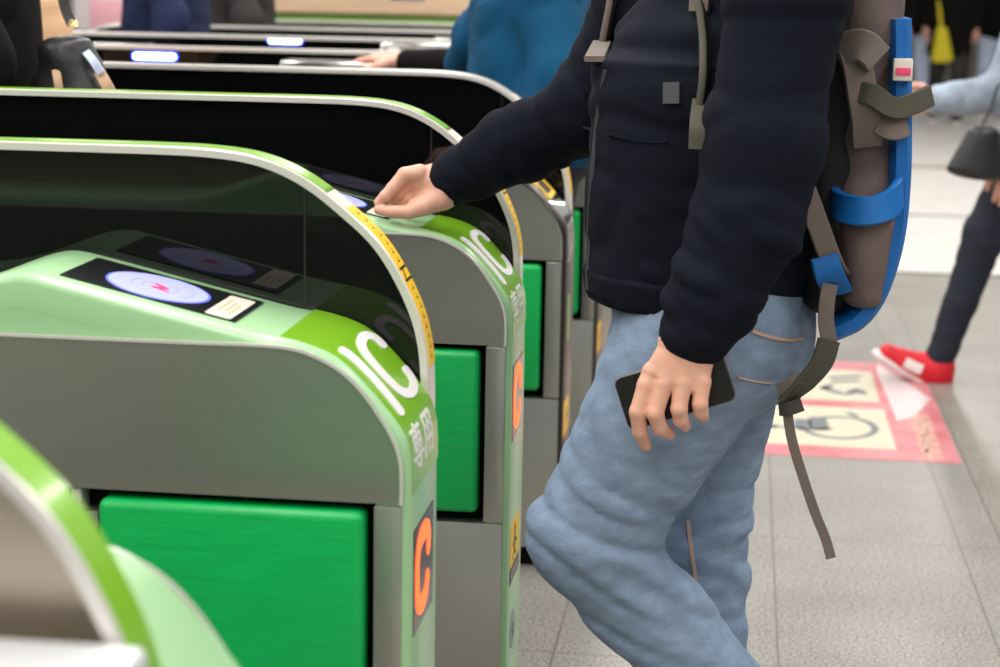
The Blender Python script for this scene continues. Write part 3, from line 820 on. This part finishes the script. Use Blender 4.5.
# ---- the man passing the gate
YM = 2.78
J = dict(pelvis=at(712, 318, YM), chest=at(712, 40, YM), shR=at(672, -52, 2.955), elR=at(592, 110, 3.0), wrR=at(455, 180, 3.05),
         shL=at(800, -62, 2.59), elL=at(767, 150, 2.52), wrL=at(688, 342, 2.475),
         hipL=at(708, 330, 2.69), knL=at(588, 540, 2.66), anL=at(752, 742, 2.70),
         hipR=at(712, 330, 2.87), knR=at(694, 500, 2.89))
J['neck'] = V3(-.045, YM, 1.43); J['head'] = V3(-.075, YM, 1.57)
J['anR'] = V3(-.015, 2.90, .092); J['ftR'] = V3(-1, 0, 0); J['ftL'] = unit(V3(-.55, 0, -.83)); J['upL'] = unit(V3(-.83, 0, .55))
hR = [(cap(at(478, 168, 3.05), at(444, 184, 3.048), .029, .029), .01), (cap(at(442, 180, 3.05), at(412, 181, 3.05), .031, .021), .012),
      (cap(at(441, 199, 3.03), at(416, 207, 3.018), .020, .0155), .014), (cap(at(446, 192, 3.05), at(425, 200, 3.05), .026, .022), .012)]
hR += chain([at(420, 173, 3.035), at(405, 175, 3.03), at(393, 188, 3.022), at(385.5, 196, 3.018), at(378.5, 202.5, 3.017)], [.015, .0130, .0108, .0098, .0080], .003)
hR += chain([at(426, 206, 3.018), at(409, 212, 3.008), at(394, 212, 3.008), at(379, 210, 3.012)], [.016, .0118, .0106, .0084], .003)
hR += chain([at(416, 180, 3.05), at(407, 185, 3.042), at(399, 194, 3.035), at(393, 201, 3.036)], [.012, .0115, .0102, .0085], .004)
hR += chain([at(422, 188, 3.06), at(414, 192, 3.050), at(407, 199, 3.042), at(402, 205, 3.04)], [.012, .011, .0098, .008], .004)
hR += chain([at(426, 190, 3.10), at(419, 196, 3.096), at(412, 206, 3.085), at(409, 212, 3.08)], [.011, .0098, .0088, .0074], .004)
hL = [(ecap(at(696, 318, 2.478), at(688, 346, 2.468), RX, (.028, .024), (.035, .025)), .01), (ecap(at(688, 350, 2.466), at(675, 382, 2.456), RX, (.038, .022), (.045, .0155)), .014)]
for pts, rr in ((((652, 372, 2.459), (646.5, 385, 2.453), (637.5, 412, 2.446), (640, 432, 2.452), (645.5, 445, 2.466)), (.0135, .0125, .0110, .0102, .0086)),
                (((667, 372, 2.456), (663.5, 384, 2.450), (655, 413, 2.441), (660, 428, 2.449), (669, 433.5, 2.470)), (.0135, .0128, .0114, .0106, .0090)),
                (((679, 372, 2.456), (682.5, 383, 2.451), (679, 409, 2.443), (681, 420, 2.450), (685, 425.5, 2.470)), (.0135, .0124, .0110, .0102, .0086)),
                (((696, 370, 2.460), (702, 382, 2.457), (700, 404, 2.450), (701, 412, 2.456), (703, 417, 2.472)), (.0125, .0116, .0103, .0096, .0081))):
    hL += chain([at(*p) for p in pts], rr, .0035)
hL += chain([at(672, 360, 2.478), at(661, 372, 2.500), at(656, 385, 2.514), at(660, 398, 2.516)], [.016, .013, .0112, .009], .008)
pathL = [J['shL'], at(786, 0, 2.55), at(764, 142, 2.52), at(746, 225, 2.50), at(715, 292, 2.485), at(695, 334, 2.478)]
pathR = [J['shR'], at(592, 110, 3.0), at(520, 145, 3.025), at(452, 179, 3.05)]
_w1 = wrinkle(.0055, V3(6, 4, 26), (14, 12, 14), 3); _w2 = wrinkle(.008, V3(22, 0, 70), (18, 10, 16), 5); _w3 = wrinkle(.0065, V3(34, 0, 30), (14, 10, 14), 8)
def man_fold(p):
    arm = (p[:, 1] < 2.60)*1.0; low = np.exp(-((p[:, 2]-.90)/.10)**2)*arm
    reach = (p[:, 1] > 2.90)*(p[:, 0] < -.16)
    return _w1(p)*(1-low)*(1-reach*.6)+_w2(p)*low+_w3(p)*reach
_j1 = wrinkle(.0035, V3(8, 4, 30), (14, 12, 14), 11); _j2 = wrinkle(.0135, V3(34, 0, 62), (16, 8, 16), 12, sharp=.65); _j3 = wrinkle(.0095, V3(20, 0, 58), (16, 8, 14), 17, sharp=.6)
def jean_fold(p):
    near = p[:, 1] < 2.79
    kn = at(600, 560, 2.66)-p; w = np.exp(-((kn**2).sum(1))/.17**2)*near
    k2 = at(705, 575, 2.89)-p; w2 = np.exp(-((k2**2).sum(1))/.20**2)*(~near)
    w3 = np.exp(-((p[:, 2]-.74)/.06)**2)*(p[:, 0] < -.02)
    return _j1(p)*(1-np.maximum(w, w2))+_j2(p)*w+_j3(p)*w2+_j3(p)*w3*.25
look = dict(top='navy', trousers='denim', shoe='shoe_dark', top_name='hoodie', hem=.18, hemd=.14, length=-.08, pelv=(.170, .152), res=.01, gres=.0085, tres=.0085, hres=.0024,
            pathL=pathL, radL=[.076, .076, .077, .071, .060, .049], pathR=pathR, radR=[.082, .068, .058, .045], gfold=man_fold, tfold=jean_fold, legs=(.128, .084, .068),
            extra=[(ecap(at(699, 289, YM), at(706, 60, YM), V3(.08, 1, 0), (.198, .170), (.20, .166), .10), .03), (ell(V3(.05, YM, 1.40), (.09, .11, .07)), .05)])
man, hoodie, jeans = build_person(J, V3(-1, 0, 0), look, 'man in navy hoodie and blue jeans reaching to a card reader, phone in other hand', hands=dict(L=hL, R=hR), seed=2)
ORG = Vector(man.location)
def bvh(*objs):
    V = []; Fc = []
    for o in objs:
        k = len(V); w = parent_world(o); V += [v.co+w for v in o.data.vertices]; Fc += [[i+k for i in q.vertices] for q in o.data.polygons]
    return BVHTree.FromPolygons(V, Fc)
def hit(tree, px, py, lift=.002):
    r = ray(px, py); h = tree.ray_cast(Vector(CAMP), Vector(unit(r)))
    if h[0] is None: return None
    return np.array(h[0])+np.array(h[1])*lift, np.array(h[1])
def on_surface(tree, pts, lift=.002):
    return [q[0] for q in (hit(tree, x, y, lift) for x, y in pts) if q is not None]
# cuffs and waistband of the hoodie
for a, b, r0, nm in ((at(715, 292, 2.485), at(691, 341, 2.477), .0, 'cuff'),):
    d = unit(b-a); sdf('cuff', [(ecap(b-d*.062, b-d*.004, RX, (.053, .050), (.047, .045), .35), 0)], .006, 'navy', hoodie, folds(.0012, RX*420, UPV*40), ORG)
d = unit(at(448, 181, 3.05)-at(520, 145, 3.025)); b = at(450, 180, 3.05)
sdf('cuff', [(ecap(b-d*.06, b, RX, (.046, .049), (.040, .044), .35), 0)], .006, 'navy', hoodie, folds(.0012, UPV*420, RX*40), ORG)
sdf('waistband', [(ecap(at(699, 294, YM), at(700, 268, YM), V3(.08, 1, 0), (.196, .168), (.203, .175), .12), 0)], .008, 'navy', hoodie, folds(.0016, V3(300, 200, 0), V3(0, 0, 30)), ORG)
th = bvh(hoodie); tj = bvh(jeans)
def surf_ribbon(name, m, parent, tree, pts, width, lift=.003, thick=.003, wdir=None):
    P = on_surface(tree, pts, lift)
    if len(P) < 2: return None
    return ribbon(name, m, parent, P, width, RX if wdir is None else wdir, thick, ORG, 6)
surf_ribbon('hoodie_seam', 'navy', hoodie, th, [(583, 127), (610, 134), (640, 141), (668, 142)], .004, .001, .003, UPV)
surf_ribbon('zip', 'patch', hoodie, th, [(606, 70), (598, 120), (592, 180), (589, 240), (588, 290)], .006, .001, .003)
lp = hit(th, 672, 93, .002)
if lp is not None:
    n = lp[1]; u = unit(RX-n*(RX@n)); v = np.cross(n, u); a, bb = .0115, .0145
    q = [lp[0]+u*x*a+v*y*bb+n*z for z in (.003, -.004) for x, y in ((-1, -1), (1, -1), (1, 1), (-1, 1))]
    ob('woven_label', q, [(0, 1, 2, 3), (7, 6, 5, 4), (0, 4, 5, 1), (1, 5, 6, 2), (2, 6, 7, 3), (3, 7, 4, 0)], 'patch', hoodie, False, ORG)
surf_ribbon('pocket_stitching', 'stitch', jeans, tj, [(752, 331), (770, 337), (790, 340), (802, 338)], .005, .001, .002, UPV)
surf_ribbon('pocket_stitching', 'stitch', jeans, tj, [(738, 377), (755, 381), (772, 383)], .003, .001, .002, UPV)
surf_ribbon('inner_seam', 'stitch', jeans, tj, [(688, 520), (690, 540), (693, 560), (696, 580)], .006, .001, .002)
# finger nails of the hand on the phone are turned away; the reaching index and thumb show theirs
# ---- phone
ph_c = at(675, 389, 2.488); ph_u = unit(at(731, 371, 2.486)-at(620, 404, 2.490)); ph_n = unit(V3(.02, -1, .10)); ph_n = unit(ph_n-ph_u*(ph_n@ph_u)); ph_v = np.cross(ph_n, ph_u)
def rr_prism(name, m, parent, hw, hh, rad, z0, z1, seg=6, bev=.0015):
    pts = []
    for cx, cy, a0 in ((hw-rad, hh-rad, 0), (-hw+rad, hh-rad, 90), (-hw+rad, -hh+rad, 180), (hw-rad, -hh+rad, 270)):
        for k in range(seg+1):
            a = math.radians(a0+90*k/seg); pts.append((cx+rad*math.cos(a), cy+rad*math.sin(a)))
    rings = [(z0, bev), (z0+bev, 0), (z1-bev, 0), (z1, bev)]; Vv = []; n = len(pts)
    for z, ins in rings:
        for x, y in pts:
            Vv.append(ph_c+ph_u*x*(1-ins/hw)+ph_v*y*(1-ins/hh)+ph_n*z)
    Fc = [tuple(range(n))[::-1], tuple(range(3*n, 4*n))]
    for k in range(3):
        for i in range(n): a, b_ = k*n+i, k*n+(i+1) % n; Fc.append((a, b_, b_+n, a+n))
    return ob(name, Vv, Fc, m, parent, True, tuple(ph_c) , auto=.5)
phone = rr_prism('mobile_phone', 'phone_edge', None, .0765, .0375, .011, -.0042, .0042)
tag(phone, 'black mobile phone held in the lowered hand against blue jeans', 'phone')
rr_prism('phone_case', 'phone', phone, .0752, .0362, .010, .0038, .0050, bev=.0006)
rr_prism('phone_screen', 'phone', phone, .0740, .0350, .009, -.0048, -.0038, bev=.0004)

# ---- backpack
bo = V3(.18, 2.80, .78)
bk = [(rbox((.170, 2.80, 1.12), (.046, .150, .27), .042), .02), (ecap((.162, 2.80, .86), (.168, 2.80, 1.0), (0, 1, 0), (.148, .044), (.155, .046)), .03), (ell((.180, 2.80, 1.37), (.06, .14, .06)), .05)]
bag = sdf('backpack', bk, .010, 'taupe', None, folds(.005, V3(20, 10, 55), V3(30, 40, 10), .4), tuple(bo)); tag(bag, 'taupe and bright blue hiking backpack worn on the man in the navy hoodie', 'backpack')
sdf('back_padding', [(rbox((.128, 2.80, 1.10), (.034, .152, .28), .03), .02)], .010, 'blackmesh', bag, folds(.003, V3(0, 60, 60), V3(0, 20, -30)), tuple(bo))
ribbon('outer_panel', 'blue', bag, [V3(.210, 2.8, 1.235), V3(.217, 2.8, 1.12), V3(.222, 2.8, 1.02), V3(.218, 2.8, .93), V3(.200, 2.8, .855), V3(.175, 2.8, .815), V3(.14, 2.8, .795)], .315, V3(0, 1, 0), .030, tuple(bo))
sdf('side_pocket', [(ecap(at(862, 296, 2.66), at(864, 222, 2.66), RX, (.030, .040), (.044, .050), .6), .02)], .008, 'taupe', bag, folds(.006, V3(70, 0, 15), V3(0, 0, 30)), tuple(bo))
ribbon('pocket_edging', 'blue', bag, [at(833, 196, 2.675), at(838, 205, 2.63), at(852, 210, 2.605), at(870, 211, 2.595), at(888, 205, 2.605), at(898, 194, 2.63), at(900, 184, 2.68)], .040, UPV, .012, tuple(bo))
ribbon('compression_strap', 'strap', bag, [at(846, 44, 2.645), at(856, 62, 2.625), at(862, 95, 2.62), at(866, 120, 2.625), at(867, 145, 2.64)], .042, RX, .012, tuple(bo))
ribbon('compression_strap', 'olive_strap', bag, [at(858, 92, 2.62), at(872, 95, 2.61), at(893, 108, 2.61), at(912, 104, 2.63), at(930, 96, 2.66)], .030, UPV, .010, tuple(bo))
ribbon('strap_buckle', 'strap', bag, [at(842, 50, 2.63), at(862, 46, 2.615), at(878, 60, 2.615)], .045, UPV, .014, tuple(bo))
ribbon('lash_tab', 'strap', bag, [at(880, 122, 2.625), at(893, 128, 2.62), at(906, 124, 2.63)], .034, UPV, .008, tuple(bo))
lb = box('bag_label', 'label_paper', bag, .022, .048, -.172, -.150, .372, .402, .002)
box('label_stripe', 'red_mark', lb, .025, .045, -.1745, -.1705, .380, .390, .0005)
# shoulder straps: over the chest, under the arms, back to the bag
P = [V3(.13, 2.70, 1.40), V3(.04, 2.655, 1.455), V3(-.06, 2.64, 1.42)]+on_surface(th, [(700, -15), (704, 15), (708, 45), (706, 80), (703, 110)], .007)
if len(P) > 5: ribbon('shoulder_strap', 'olive_strap', bag, P, .040, V3(.2, 1, 0), .010, tuple(bo), 6)
P = on_surface(th, [(703, 100), (702, 125), (701, 150)], .006)
if len(P) > 1: ribbon('strap_webbing', 'olive_strap', bag, P, .022, RX, .004, tuple(bo), 5)
P = on_surface(th, [(694, 8), (712, 8)], .014)
if len(P) > 1: ribbon('strap_adjuster', 'strap', bag, P, .028, UPV, .008, tuple(bo), 4)
P = [V3(.13, 2.90, 1.40), V3(.02, 2.93, 1.45), V3(-.08, 2.94, 1.41)]+on_surface(th, [(618, -18), (615, 5), (610, 30), (606, 48)], .007)
if len(P) > 5: ribbon('shoulder_strap', 'strap', bag, P, .036, V3(.2, 1, 0), .010, tuple(bo), 6)
P = on_surface(th, [(606, 42), (602, 62)], .012)
if len(P) > 1: ribbon('strap_adjuster', 'strap', bag, P, .030, RX, .008, tuple(bo), 4)
ribbon('lower_strap', 'strap', bag, [at(800, 178, 2.615), at(806, 192, 2.605), at(818, 225, 2.60), at(832, 262, 2.605), at(840, 276, 2.63)], .030, RX, .006, tuple(bo))
ribbon('strap_tab', 'blue', bag, [at(824, 256, 2.60), at(829, 274, 2.60), at(838, 292, 2.63)], .040, RX, .010, tuple(bo))
ribbon('hip_strap', 'strap', bag, [at(830, 284, 2.605), at(827, 300, 2.597), at(826, 322, 2.595), at(829, 345, 2.595), at(824, 362, 2.595)], .022, RX, .005, tuple(bo))
ribbon('hip_belt', 'olive_strap', bag, [at(829, 340, 2.59), at(822, 362, 2.588), at(806, 382, 2.586), at(792, 395, 2.586), at(784, 402, 2.588)], .032, unit(RX+UPV*.6), .007, tuple(bo))
ribbon('belt_end', 'strap', bag, [at(778, 390, 2.588), at(788, 386, 2.584), at(800, 378, 2.584)], .018, UPV, .008, tuple(bo))
ribbon('hip_buckle', 'buckle', bag, [at(780, 409, 2.586), at(790, 408, 2.582), at(802, 404, 2.584)], .020, UPV, .012, tuple(bo))
ribbon('belt_tail', 'strap', bag, [at(787, 410, 2.584), at(792, 440, 2.584), at(804, 480, 2.586), at(816, 515, 2.588), at(826, 540, 2.59), at(831, 558, 2.59)], .014, RX, .004, tuple(bo))

# ---- other travellers
def J_set(J, **k):
    J.update({a: np.array(b, float) for a, b in k.items()}); return J
# teal jacket, in the lane between the third and fourth gates
J2, f2 = local_pose((-.47, 4.50), PI, 1.66, lean=.12, stride=.0)
J_set(J2, shR=at(512, -8, 4.62), elR=at(462, 66, 4.78), wrR=at(404, 62, 4.93), shL=at(545, -12, 4.33), elL=at(560, 75, 4.27), wrL=at(530, 140, 4.26), pnR=V3(0, 0, -1))
hr = relaxed_hand(J2['wrR'], at(380, 59, 4.95)-J2['wrR'], V3(.1, 0, -1), V3(0, -1, 0), 1.0, .22)
tl, tlt, _ = build_person(J2, f2, dict(top='teal', trousers='trouser_dark', sleeve=(.082, .066, .05), hem=.20, hemd=.17, length=.03, gres=.012, extra=[(ecap(at(536, 110, 4.48), at(538, 5, 4.48), V3(0, 1, 0), (.20, .160), (.19, .145)), .05)], pathR=[J2['shR'], at(482, 40, 4.70), J2['elR']], radR=[.08, .07, .05]),
    'person in teal jacket leaning with one hand on a steel gate', hands=dict(R=hr), seed=5)
sdf('dark_cuff', [(cap(J2['elR'], at(408, 63, 4.925), .046, .036), 0)], .008, 'coat_black', tlt, None, tuple(tl.location))
# black coat at the far left
J3, f3 = local_pose((-1.535, 3.60), PI, 1.72, stride=.25)
build_person(J3, f3, dict(top='coat_black', trousers='coat_black', sleeve=(.08, .07, .055), hem=.21, hemd=.185, length=.28, res=.014, top_name='coat'), 'person in long black coat with black handbag in the lane beyond the touched gate', seed=7)
hb = V3(*at(78, 90, 3.46)); 
bagb = sdf('handbag', [(ecap(at(74, 112, 3.46), at(66, 46, 3.46), RX, (.090, .05), (.050, .040), .5), .03)], .007, 'leather', None, folds(.004, V3(60, 20, 20), V3(0, 0, 40)), tuple(hb)); tag(bagb, 'black leather handbag with tan edges and gold ring behind the black coat', 'handbag')
ribbon('bag_strap', 'leather', bagb, [at(58, -40, 3.47), at(62, -8, 3.46), at(66, 10, 3.455), at(72, 24, 3.45)], .020, RX, .006, tuple(hb))
ribbon('strap_ring', 'gold', bagb, [at(70, 22, 3.445), at(74, 24, 3.443), at(78, 23, 3.445)], .014, UPV, .008, tuple(hb))
ribbon('bag_trim', 'tan_leather', bagb, [at(56, 70, 3.42), at(58, 82, 3.41), at(61, 100, 3.41)], .016, RX, .006, tuple(hb))
ribbon('bag_trim', 'tan_leather', bagb, [at(99, 72, 3.43), at(106, 84, 3.42), at(114, 100, 3.42)], .022, RX, .006, tuple(hb))
ribbon('bag_flap', 'pale_cloth', bagb, [at(86, 52, 3.43), at(94, 62, 3.42), at(101, 73, 3.42)], .016, RX, .006, tuple(hb))
# beige coat
xb = at(80, 20, 4.55)[0]-.175
J4, f4 = local_pose((xb, 4.55), PI, 1.62, stride=.2)
build_person(J4, f4, dict(top='beige', trousers='trouser_dark', sleeve=(.06, .055, .045), hem=.18, hemd=.15, length=.25, res=.014, top_name='coat', long=True), 'person in light beige coat behind the black handbag', seed=9)
# navy jacket and charcoal coat
xn = at(166, 20, 6.38)[0]
J5, f5 = local_pose((xn, 6.38), PI, 1.74, stride=.15)
build_person(J5, f5, dict(top='coat_navy', trousers='trouser_dark', hem=.19, hemd=.165, length=.14, res=.014), 'person in navy jacket standing beyond the lit blue gate lamps', seed=11)
xg = at(238, 20, 7.38)[0]
J6, f6 = local_pose((xg, 7.38), PI, 1.70, stride=.2)
build_person(J6, f6, dict(top='coat_grey', trousers='coat_black', hem=.19, hemd=.16, length=.16, res=.014, top_name='coat'), 'person in charcoal coat beside the navy jacket, before the counter', seed=13)
# walker with the red shoe
YW = 6.2
J7, f7 = local_pose((at(1052, 100, YW)[0], YW), PI, 1.62)
J_set(J7, pelvis=at(1052, 92, YW), hipL=at(1050, 110, YW-.08), knL=at(986, 232, YW-.08), anL=at(939, 366, YW-.06), hipR=at(1055, 110, YW+.08), knR=at(1058, 250, YW+.08), anR=at(1120, 350, YW+.08),
      shL=at(1048, -30, YW-.17), elL=at(1032, 80, YW-.22), wrL=at(1014, 160, YW-.24), shR=at(1046, -30, YW+.16), elR=at(1004, 94, YW+.2), wrR=at(936, 101, YW+.16))
J7['ftL'] = unit(V3(-1, .05, .56)); J7['upL'] = unit(V3(.56, 0, 1)); J7['ftR'] = unit(V3(-.7, 0, -.7)); J7['upR'] = unit(V3(-.7, 0, .7))
wk, wkt, wktr = build_person(J7, f7, dict(top='fluffy', trousers='trouser_dark', shoe='red_shoe', legs=(.095, .066, .046), sleeve=(.075, .068, .055), hem=.19, hemd=.15, length=.10, res=.012, top_name='cardigan', long=True, extra=[]),
    'person in grey fluffy knit stepping forward in a red canvas shoe', seed=15)
tsh = bvh(*[o for o in wk.children if o.name.startswith('shoe') and 'sole' not in o.name])
P = on_surface(tsh, [(905, 362), (911, 365), (917, 368), (922, 370)], .003)
if len(P) > 1: ribbon('shoe_patch', 'rubber_white', wk, P, .034, UPV, .004, tuple(wk.location), 5)
wb = at(972, 150, YW-.1)
hb2 = sdf('handbag', [(ecap(at(978, 172, YW-.28), at(984, 132, YW-.28), RX, (.10, .05), (.05, .04), .5), .03)], .010, 'leather', None, None, tuple(at(978, 190, YW-.28))); tag(hb2, 'black bag swinging beside the grey fluffy knit', 'handbag')
ribbon('bag_strap', 'leather', hb2, [at(975, 140, YW-.28), at(990, 110, YW-.28), at(1004, 84, YW-.28), at(1010, 120, YW-.28), at(996, 140, YW-.28)], .02, V3(0, 1, 0), .006, tuple(at(978, 190, YW-.28)))
# far crowd
crowd = [(880, 17.2, 'coat_black', 'coat_black', 'person in black far down the hall, next to the blue backpack panel'), (912, 19.2, 'coat_black', 'pale_cloth', 'person in black top and pale trousers far down the hall, beside yellow bag'),
         (948, 17.6, 'coat_black', 'coat_grey', 'person in black top and charcoal trousers far down the hall, carrying yellow bag'), (974, 20.2, 'coat_grey', 'brown_cloth', 'person in charcoal top and brown trousers far down the hall'), (996, 18.4, 'coat_black', 'pale_cloth', 'person in black top and pale trousers far down the hall, above the fluffy sleeve')]
for i, (px, Y, tm, lm, lab) in enumerate(crowd):
    x = at(px, 60, Y)[0]
    Jc, fc = local_pose((x, Y), PI/2 if i % 2 else -PI/2, 1.72, stride=.25 if i % 2 else .15)
    build_person(Jc, fc, dict(top=tm, trousers=lm, sleeve=(.08, .07, .055), hem=.20, hemd=.17, length=.12 if i != 2 else .3, res=.02, hres=.006, top_name='coat'), lab, 'people far down the hall', seed=20+i)
yc = at(943, 45, 17.42)
yb = sdf('shoulder_bag', [(ecap(yc+V3(0, 0, -.13), yc+V3(-.02, 0, .14), V3(1, 0, 0), (.10, .05), (.05, .04), .6), .02), (cap(yc+V3(-.02, 0, .1), yc+V3(-.06, .1, .45), .018), .02)], .012, 'yellow_cloth', None, None, tuple(yc)); tag(yb, 'small yellow bag hanging among the far black coats', 'bag')
# ------------------------------------------------------------------ hall
w = bpy.data.worlds.new('world'); scene.world = w; w.use_nodes = True
bgn = w.node_tree.nodes['Background']; bgn.inputs['Color'].default_value = (1, .985, .96, 1); bgn.inputs['Strength'].default_value = .55
def area(name, loc, sx, sy, power, rot=(0, 0, 0), col=(1, .97, .93)):
    d = bpy.data.lights.new(name, 'AREA'); d.shape = 'RECTANGLE'; d.size = sx; d.size_y = sy; d.energy = power; d.color = col
    o = bpy.data.objects.new(name, d); o.location = loc; o.rotation_euler = rot; COL.objects.link(o); return o
for x in (-3.2, -.9, 1.6):
    area('ceiling_light', (x, 6.5, 3.1), .35, 16, 260)
scene.view_settings.view_transform = 'Standard'; scene.view_settings.look = 'None'
scene.view_settings.exposure = 0; scene.view_settings.gamma = 1
scene.view_settings.use_curve_mapping = False
scene.cycles.use_denoising = True
scene.cycles.max_bounces = 8; scene.cycles.transparent_max_bounces = 16
def slab(name, m, x0, x1, y0, y1, z0, z1, kind='structure'):
    bm = bmesh.new(); box_bm(bm, x0, x1, y0, y1, z0, z1)
    o = obm(name, bm, m, None, False); o['kind'] = kind; return o
slab('floor', 'floor', -8, 8, -9, 26, -.08, 0)
slab('trim_1', 'floor_b', .64, 8, -9, 26, -.02, .0008)
# ------------------------------------------------------------------ floor film, counter, walls
def flat_plate(name, m, parent, pts, z0, z1, org=None):
    bm = bmesh.new(); n = len(pts)
    a = [bm.verts.new((p[0], p[1], z1)) for p in pts]; b = [bm.verts.new((p[0], p[1], z0)) for p in pts]
    bm.faces.new(a)
    for i in range(n): bm.faces.new((a[i], b[i], b[(i+1) % n], a[(i+1) % n]))
    o = obm(name, bm, m, parent, False); return o
SX0, SX1, SY0, SY1 = -.36, .632, 5.055, 6.39
stk = flat_plate('floor_sticker', 'stk_red', None, [(SX0, SY0), (SX1, SY0), (SX1, SY1), (SX0, SY1)], 0, .0010)
tag(stk, 'faded red and cream floor sticker with wheelchair symbol on the grey tiles', 'floor sticker')
def W2(px, py): q = atz(px, py); return (q[0], q[1])
flat_plate('worn_area', 'stk_pale', stk, [W2(877, 364), W2(931, 399), W2(913, 418), W2(897, 421), W2(877, 372)], .0008, .0014)
cr = W2(897, 450); 
flat_plate('symbol_panel', 'stk_cream', stk, [(SX0+.05, W2(740, 441)[1]), W2(896.5, 450.5), W2(884, 410), (SX0+.05, W2(760, 403)[1])], .0008, .0016)
flat_plate('pram_panel', 'stk_cream', stk, [(SX0+.05, W2(765, 397)[1]), W2(880, 403), W2(871, 372), (SX0+.05, W2(780, 366)[1])], .0008, .0016)
fl = lambda u, v, h: (u, v, .0016+h)
L_ = lambda pts: [W2(*p) for p in pts]
strokes('wheelchair_symbol', 'stk_grey', stk, [(L_([(757, 425.5), (769, 426.5)]), .050), L_([(769, 426.5), (785, 427.5), (801, 428.5)]), (L_([(802, 421.5), (803.5, 428)]), .050), (L_([(817, 419.5), (820, 428.5)]), .055),
        L_([(802, 430), (830, 429.5)]), L_([(807, 432), (820, 436.5), (840, 438.8), (858, 438), (871, 434.5), (875, 430), (871, 424.5), (858, 419.5), (840, 417.5), (824, 418.2)]), L_([(849, 413.5), (856, 416.5)])], .021, fl, .0006, .02)
strokes('pram_symbol', 'stk_grey', stk, [L_([(824, 388), (834, 392), (848, 394.5), (853, 391)]), L_([(824, 389), (830, 386)]), L_([(833, 378), (858, 376.5)]), L_([(834, 382), (856, 381)]), L_([(858, 390), (863, 394)])], .030, fl, .0005, .02)
# cream lettering along the red edge, worn and hard to read
rr = random.Random(8); ln = []
for i in range(6):
    t = (i+.1)/6
    a = np.array(W2(910, 414))*(1-t)+np.array(W2(923, 457))*t
    def g(u, v): return (a[0]+u*.050, a[1]-v*.14)
    for k in range(3): ln.append([g(0.0, .15+.27*k), g(1, .15+.27*k)])
    q = .2+.5*rr.random(); ln.append([g(q, 0), g(q, .85)])
strokes('sticker_lettering', 'stk_text', stk, ln, .010, fl, .0012, .008, False)
# far floor: brass strip, and tiles with the glare painted in as paler colour
slab('trim_2', 'tile_glare', -.2, 8, 8.45, 24, -.02, .0012)
slab('trim_3', 'brass', -.2, 8, 13.3, 13.5, -.02, .002)
slab('trim_4', 'dark_gap', -.2, 8, 10.57, 10.62, -.02, .0016)
slab('trim_5', 'dark_gap', -.2, 8, 8.43, 8.47, -.02, .0016)
slab('wall_left', 'wall', -8.2, -8.0, -9, 24, 0, 3.2)
wb_ = slab('wall_back', 'wall', -8, -.95, 9.6, 9.8, 0, 3.2)
slab('wall_far', 'wall', -8, 8, 24, 24.2, 0, 3.2)
slab('wall_right', 'wall', 8, 8.2, -9, 24, 0, 3.2)
ct = empty('ticket_counter', (-2.1, 9.0, 0)); tag(ct, 'long counter with light wood fascia above a green front', 'counter')
box('counter_fascia', 'wood', ct, -.25, 1.25, -.30, .50, 1.085, 1.40, .01)
box('counter_front', 'counter_green', ct, -.23, 1.23, -.26, .46, .06, 1.085, .004)
box('counter_plinth', 'dark_gap', ct, -.20, 1.20, -.22, .42, 0, .06, .002)
box('counter_notice', 'blue', ct, .46, .62, -.306, -.298, 1.155, 1.22, .001)
pc = at(102, 10, 9.55)
po = box('wall_poster', 'poster', None, pc[0]-.16, pc[0]+.16, 9.57, 9.6, .95, 1.65, .002); tag(po, 'pale wall poster with pink patches between the handbag and navy jacket', 'poster')
for dx, z, w_, h_ in ((.03, 1.02, .10, .09), (-.04, 1.22, .12, .06), (.02, 1.42, .09, .12)):
    box('poster_patch', 'poster_pink', po, pc[0]+dx-w_, pc[0]+dx+w_, 9.564, 9.571, z-h_, z+h_, .001)
